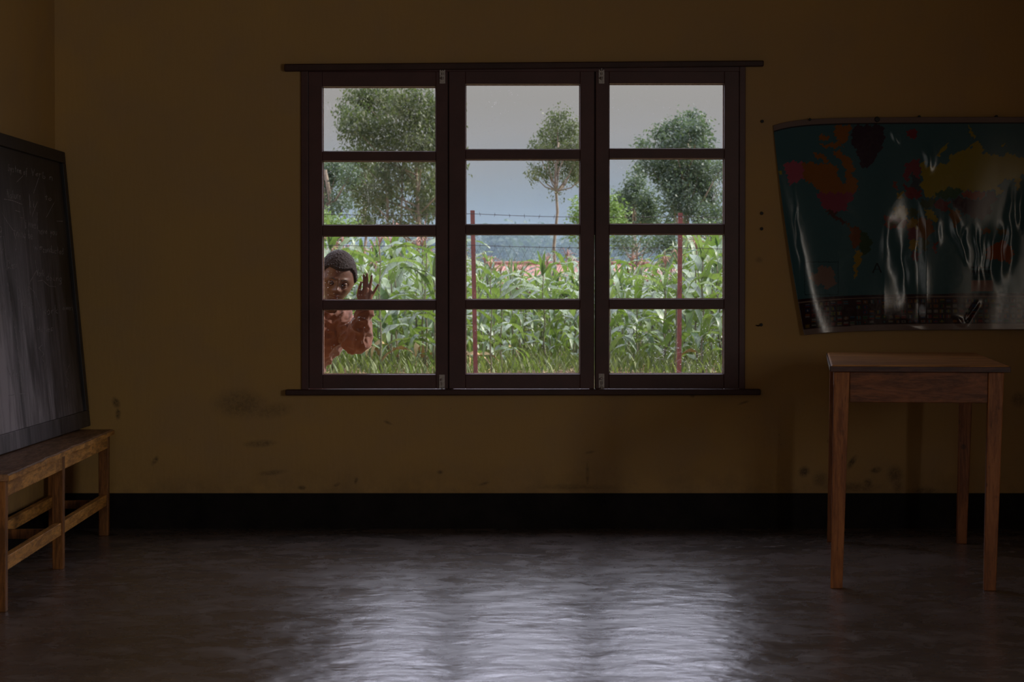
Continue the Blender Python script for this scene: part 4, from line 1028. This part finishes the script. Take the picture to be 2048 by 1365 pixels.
# head space: x to the viewer's right, y away from the viewer (face looks to -y), z up; metres
HS = 1.0
def head_base(u):
    """u on the unit sphere -> head surface"""
    x_, y_, z_ = u
    X = x_*.074; Y = y_*.094; Z = z_*.112
    if z_ < 0:                                   # jaw narrows, chin comes forward
        t = -z_
        X *= 1 - .36*t**1.6; Y = Y*(1 - .20*t) - .010*t
    if y_ > 0: Y = Y*1.05 + .012*max(0, z_)
    if y_ < 0: X *= 1 + .05*(1-abs(z_)); Y *= .93
    return Vector((X, Y, Z))
EYE = [(-.0300, -.0745, -.012), (.0300, -.0745, -.012)]
def head_face(u):
    p = head_base(u); q = p.copy()
    if p.y < .03:
        d = 0
        d += .006*(g3(p, (-.028, -.085, .010), (.022, .05, .008)) + g3(p, (.028, -.085, .010), (.022, .05, .008)))     # brows
        d -= .013*(g3(p, (-.030, -.08, -.013), (.017, .05, .0115)) + g3(p, (.030, -.08, -.013), (.017, .05, .0115)))  # sockets
        d += .010*g3(p, (0, -.09, -.012), (.0085, .05, .018)) + .023*g3(p, (0, -.09, -.037), (.0105, .05, .0120))     # bridge, tip
        d += .010*(g3(p, (-.013, -.085, -.041), (.008, .05, .0075)) + g3(p, (.013, -.085, -.041), (.008, .05, .0075)))
        d += .004*(g3(p, (-.042, -.07, -.035), (.018, .05, .016)) + g3(p, (.042, -.07, -.035), (.018, .05, .016)))    # cheeks
        d += .0125*g3(p, (0, -.08, -.0625), (.022, .05, .0052)) + .0130*g3(p, (0, -.08, -.0755), (.018, .05, .0060))  # lips
        d -= .0045*g3(p, (0, -.08, -.0690), (.024, .05, .0022)) + .003*g3(p, (0, -.08, -.086), (.02, .05, .005))
        d += .007*g3(p, (0, -.07, -.100), (.018, .05, .012))                                                          # chin
        q += Vector((0, -1, 0))*d
    return q
def sphere_dirs(nu, nv):
    D, F = [], []
    for j in range(nv+1):
        th = PI*j/nv
        for i in range(nu): a = 2*PI*i/nu; D.append((math.sin(th)*math.cos(a), math.sin(th)*math.sin(a), math.cos(th)))
    for j in range(nv):
        for i in range(nu):
            F.append((j*nu+i, j*nu+(i+1) % nu, (j+1)*nu+(i+1) % nu, (j+1)*nu+i)[::-1])
    return D, F
HC = at(673.5, 558, 10.40)
roll = math.radians(9.5)
HM = Matrix.Translation(HC) @ Matrix.Rotation(roll, 4, 'Y') @ Matrix.Rotation(math.radians(10), 4, 'Z') @ Matrix.Rotation(math.radians(7), 4, 'X') @ Matrix.Scale(1.0, 4)
D_, F_ = sphere_dirs(200, 150)
headV = [tuple(HM @ head_face(u)) for u in D_]
ears = []
for s in (-1, 1):
    m = MB(); pts = [(s*.070, .014, .010), (s*.077, .022, .014), (s*.079, .026, .003), (s*.076, .024, -.014), (s*.068, .016, -.026)]
    m.tube(pts, [.005, .0065, .0065, .006, .005], 10); m.tube([(s*.066, .016, .008), (s*.071, .020, -.004), (s*.066, .016, -.018)], [.010, .011, .009], 10)
    ears.append(([tuple(HM @ Vector(v)) for v in m.v], m.f))
# joints (px, py, distance)
J = lambda px, py, d: at(px, py, d)
neck0, neck1 = J(659, 640, 10.47), J(667, 592, 10.43)
chest, belly, pelvis = J(640, 672, 10.50), J(610, 715, 10.53), J(584, 752, 10.55)
shL, shR = J(682, 642, 10.46), J(622, 640, 10.52)
elb, wri = J(715, 684, 10.40), J(731, 617, 10.305)
elR, wrR = J(588, 700, 10.44), J(560, 650, 10.33)
hipL, hipR = J(600, 760, 10.54), J(566, 758, 10.56)
knL, knR = Vector((-.845, 10.47, .30)), Vector((-1.03, 10.50, .31))
anL, anR = Vector((-.80, 10.56, .055)), Vector((-1.09, 10.58, .055))
toL, toR = Vector((-.79, 10.44, .022)), Vector((-1.11, 10.46, .022))
mid = lambda a, b, f=.5: a.lerp(b, f)
body = [[(pelvis, .085), (belly, .080), (chest, .088), (mid(chest, neck0, .7), .06), (neck0, .040), (neck1, .040)],
        [(chest, .088), (mid(chest, shL, .75), .05), (shL, .040), (mid(shL, elb), .034), (elb, .027), (mid(elb, wri, .4), .026), (wri, .0185)],
        [(chest, .088), (mid(chest, shR, .75), .05), (shR, .040), (mid(shR, elR), .034), (elR, .027), (mid(elR, wrR, .4), .026), (wrR, .0185)],
        [(pelvis, .085), (hipL, .062), (mid(hipL, knL), .052), (knL, .040), (mid(knL, anL, .4), .038), (anL, .025), (toL, .022)],
        [(pelvis, .085), (hipR, .062), (mid(hipR, knR), .052), (knR, .040), (mid(knR, anR, .4), .038), (anR, .025), (toR, .022)]]
parts = [skin_solid(body, 'b'), (headV, F_)] + ears
# left hand, palm to the glass: palm then five fingers rooted in it
def hand(pts_px, base_d, thick, flip=1):
    out = []
    H = lambda px, py, d=0: at(px, py, base_d + d)
    wr = H(731, 616, .01)
    pal = [[(wr, .0165), (H(731, 603), .0150), (H(732, 590, -.002), .0135), (H(734, 579, -.002), .0110)],
           [(wr, .016), (H(724, 601), .013), (H(725, 588), .012), (H(729, 579), .0085)],
           [(wr, .016), (H(738, 602), .013), (H(741, 590), .012), (H(740, 580), .0090)]]
    for c in pal: out.append(skin_solid([c], 'p'))
    F5 = [ # thumb along the near edge, index, middle, ring, little finger spread wide
      [(722,604,0), (716.5,592,-.003), (718.5,577,-.008), (722.5,565,-.012)],
      [(728,584,0), (728.2,570,-.003), (728.0,558,-.008), (727.6,550,-.013)],
      [(733,582,0), (734.0,568,-.002), (734.2,556,-.006), (734.0,548,-.011)],
      [(739,583,0), (741.0,569,-.002), (742.6,559,-.006), (743.3,551.5,-.011)],
      [(742,593,0), (748,584.5,-.002), (753,576,-.006), (756.5,569.5,-.011)]]
    R5 = [[.0110,.0085,.0068,.0052],[.0072,.0060,.0055,.0046],[.0072,.0062,.0057,.0048],[.0072,.0060,.0055,.0046],[.0080,.0060,.0053,.0043]]
    for f, r in zip(F5, R5): out.append(skin_solid([[(H(*q), w) for q, w in zip(f, r)]], 'f'))
    return out
parts += hand(None, 10.290, .02)
# right hand, resting on the outside wall (behind it from indoors)
wv = (wrR - elR).normalized()
hx = Vector((1, 0, 0)); 
for k, (a, l) in enumerate(((-.030, .035), (-.013, .062), (0, .068), (.013, .064), (.026, .052))):
    b0 = wrR + wv*.045 + hx*a*.8; b1 = b0 + wv*l*.55 + hx*a*.4; b2 = b0 + wv*l + hx*a*.6 + Vector((0, -.01, 0))
    parts.append(skin_solid([[(wrR + hx*a*.3, .014), (b0, .0105), (b1, .0085), (b2, .0062)]], 'g'))
def m_skin():
    t = NT('dark_brown_skin'); v = t.obj()
    n = t.noise(v, 60, 4, .6)
    col = t.mix(t.rng(n, .3, .7), (.095,.040,.024), (.125,.055,.034))
    Mi = HM.inverted()
    # lips a shade rosier: a soft spot in head space
    lp = HM @ Vector((0, -.088, -.069))
    d = t.n('ShaderNodeVectorMath', operation='LENGTH'); t.set(d.inputs[0], t.map(t.map(v, loc=tuple(-lp)), scale=(1/.022, 1/.03, 1/.011)))
    col = t.mix(t.rng(d.outputs['Value'], .5, 1, .5, 0), col, (.20,.075,.060))
    pl = at(733, 590, 10.27)
    d2 = t.n('ShaderNodeVectorMath', operation='LENGTH'); t.set(d2.inputs[0], t.map(t.map(v, loc=tuple(-pl)), scale=(1/.07, 1/.05, 1/.09)))
    col = t.mix(t.rng(d2.outputs['Value'], .6, 1, .6, 0), col, (.24,.095,.060))
    return t.done(t.bsdf(col, .42, .45, normal=t.bump(n, .1, .002)))
M_skin = m_skin()
person = remeshed('person', parts, .0021, 2, M_skin)
tag(person, 'boy in a rust-brown shirt leaning past the window frame, one palm raised to the glass', 'person')
# eyes
def m_eye():
    t = NT('brown_eye'); g = t.obj()
    d = t.n('ShaderNodeVectorMath', operation='LENGTH'); t.set(d.inputs[0], t.map(g, loc=(0, .0108, 0)))
    r = d.outputs['Value']
    col = t.mix(t.rng(r, .0060, .0066), (.03,.014,.008), (.42,.35,.30)); col = t.mix(t.rng(r, .0024, .0028), (.004,.004,.004), col)
    return t.done(t.bsdf(col, .08, .6))
M_eye = m_eye()
for e in EYE:
    D2, F2 = sphere_dirs(24, 18); o = MB().add([Vector(u)*.0112 for u in D2], F2).build('eye', M_eye, None, smooth=True)
    o.parent = person; o.matrix_world = HM @ Matrix.Translation(Vector(e) + Vector((0, .0065, 0))) @ Matrix.Rotation(math.radians(-8), 4, 'Z') @ Matrix.Rotation(math.radians(-3), 4, 'X')
    lid = MB()
    for z0_, z1_ in ((.18, 1.25), (-.32, -1.25)):          # upper and lower lid, shells over the ball with an almond opening
        vs_, fs, N1, N2 = [], [], 16, 6
        for R in (.0128, .0116):
            for i in range(N1+1):
                a = -1.35 + 2.7*i/N1; open_ = z0_*math.cos(a*1.15)
                for j in range(N2+1):
                    el = open_ + (z1_-open_)*j/N2
                    vs_.append(HM @ (Vector(e) + Vector((math.sin(a)*math.cos(el)*R, .0065-math.cos(a)*math.cos(el)*R, math.sin(el)*R))))
        K = (N1+1)*(N2+1)
        for i in range(N1):
            for j in range(N2):
                k = i*(N2+1)+j; q = (k, k+1, k+N2+2, k+N2+1); fs.append(q); fs.append(tuple(v+K for v in q[::-1]))
        for i in range(N1): k = i*(N2+1); fs.append((k, k+N2+1, k+N2+1+K, k+K))
        lid.add(vs_, fs)
    lid.build('eyelid', M_skin, person, smooth=True)
M_hair = m_plain('black_curly_hair', (.020,.012,.012), .85, .25, var=.4, scale=200)
for s_ in (-1, 1):
    b = MB(); b.tube([HM @ Vector((s_*.014, -.0915, .0065)), HM @ Vector((s_*.028, -.089, .0115)), HM @ Vector((s_*.041, -.079, .0075))], [.0014, .0022, .001], 6)
    b.build('eyebrow', M_hair, person, smooth=True)
# hair: close curls, a shell that thins to nothing at the hairline
D3, F3 = sphere_dirs(220, 160)
hv = []
for u in D3:
    p = head_base(u); x_, y_, z_ = p
    line = .046 - .004*math.cos(x_*60)                      # hairline height over the forehead
    if y_ > -.055: line = .046 - (y_+.055)*1.05
    if y_ > .0: line = -.012 - y_*.5
    side = max(0, abs(x_)-.058)/.014
    if y_ < -.02: line -= .02*min(1, side)
    f = min(1, max(0, (z_-line)/.010))
    th = -.006 + f*(.0150 + .004*max(0, z_/.112))
    nn = Vector((x_/.074**2, y_/.094**2, z_/.112**2)).normalized()
    w = HM @ p; k = mnoise.noise(w*260)*.0022 + mnoise.noise(w*120)*.0015
    hv.append(HM @ (p + nn*(th + k*f)))
MB().add(hv, F3).build('hair', M_hair, person, smooth=True)
# shirt and trousers
def m_cloth(name, c1, c2):
    t = NT(name); v = t.obj(); n = t.noise(v, 12, 5, .6); w = t.noise(v, 400, 2)
    return t.done(t.bsdf(t.mix(t.rng(n, .3, .7), c1, c2), .8, .25, normal=t.bump(w, .2, .002), sheen=.2))
M_shirt = m_cloth('rust_brown_shirt_cloth', (.12,.042,.026), (.19,.070,.042))
M_trous = m_cloth('dark_blue_trouser_cloth', (.02,.025,.05), (.03,.04,.07))
shirt = [[(mid(belly, pelvis, .7), .108), (belly, .104), (chest, .112), (mid(chest, neck0, .6), .085), (mid(neck0, neck1, .15), .052)],
         [(chest, .112), (mid(chest, shL, .7), .075), (shL, .060), (mid(shL, elb, .45), .058), (mid(shL, elb, .85) + Vector((0,0,-.008)), .058), (elb + Vector((.006, 0, .012)), .055), (mid(elb, wri, .45), .046), (mid(elb, wri, .85), .040), (mid(elb, wri, .97), .030)],
         [(chest, .112), (mid(chest, shR, .7), .075), (shR, .058), (mid(shR, elR, .5), .052), (elR, .046), (mid(elR, wrR, .5), .040), (mid(elR, wrR, .92), .032)]]
def folds(p):
    a = mnoise.noise(Vector((p.x*9, p.y*9, p.z*9)))
    r = 1 - abs(mnoise.noise(Vector((p.x*14+p.z*16, p.y*10+3, p.z*22-p.x*20))))*2.4
    r2 = 1 - abs(mnoise.noise(Vector((p.x*30-p.z*18, p.y*20, p.z*26+p.x*12+7))))*2.4
    return a*.007 + max(0, r)*.010 + max(0, r2)*.004 - .004
remeshed('shirt', [skin_solid(shirt, 's')], .0045, 2, M_shirt, person, folds)
tr_ = [[(mid(belly, pelvis, .8), .098), (pelvis, .102), (hipL, .078), (mid(hipL, knL), .066), (knL, .054), (mid(knL, anL, .75), .048)],
       [(pelvis, .102), (hipR, .078), (mid(hipR, knR), .066), (knR, .054), (mid(knR, anR, .75), .048)]]
remeshed('trousers', [skin_solid(tr_, 't')], .008, 2, M_trous, person)
for a, b, nm in ((anL, toL, 'shoe'), (anR, toR, 'shoe')):
    remeshed(nm, [skin_solid([[(a + Vector((0, .02, -.022)), .032), (mid(a, b) + Vector((0, 0, -.006)), .036), (b + Vector((0, 0, .008)), .030)]], 'sh')], .006, 2, M_black, person)
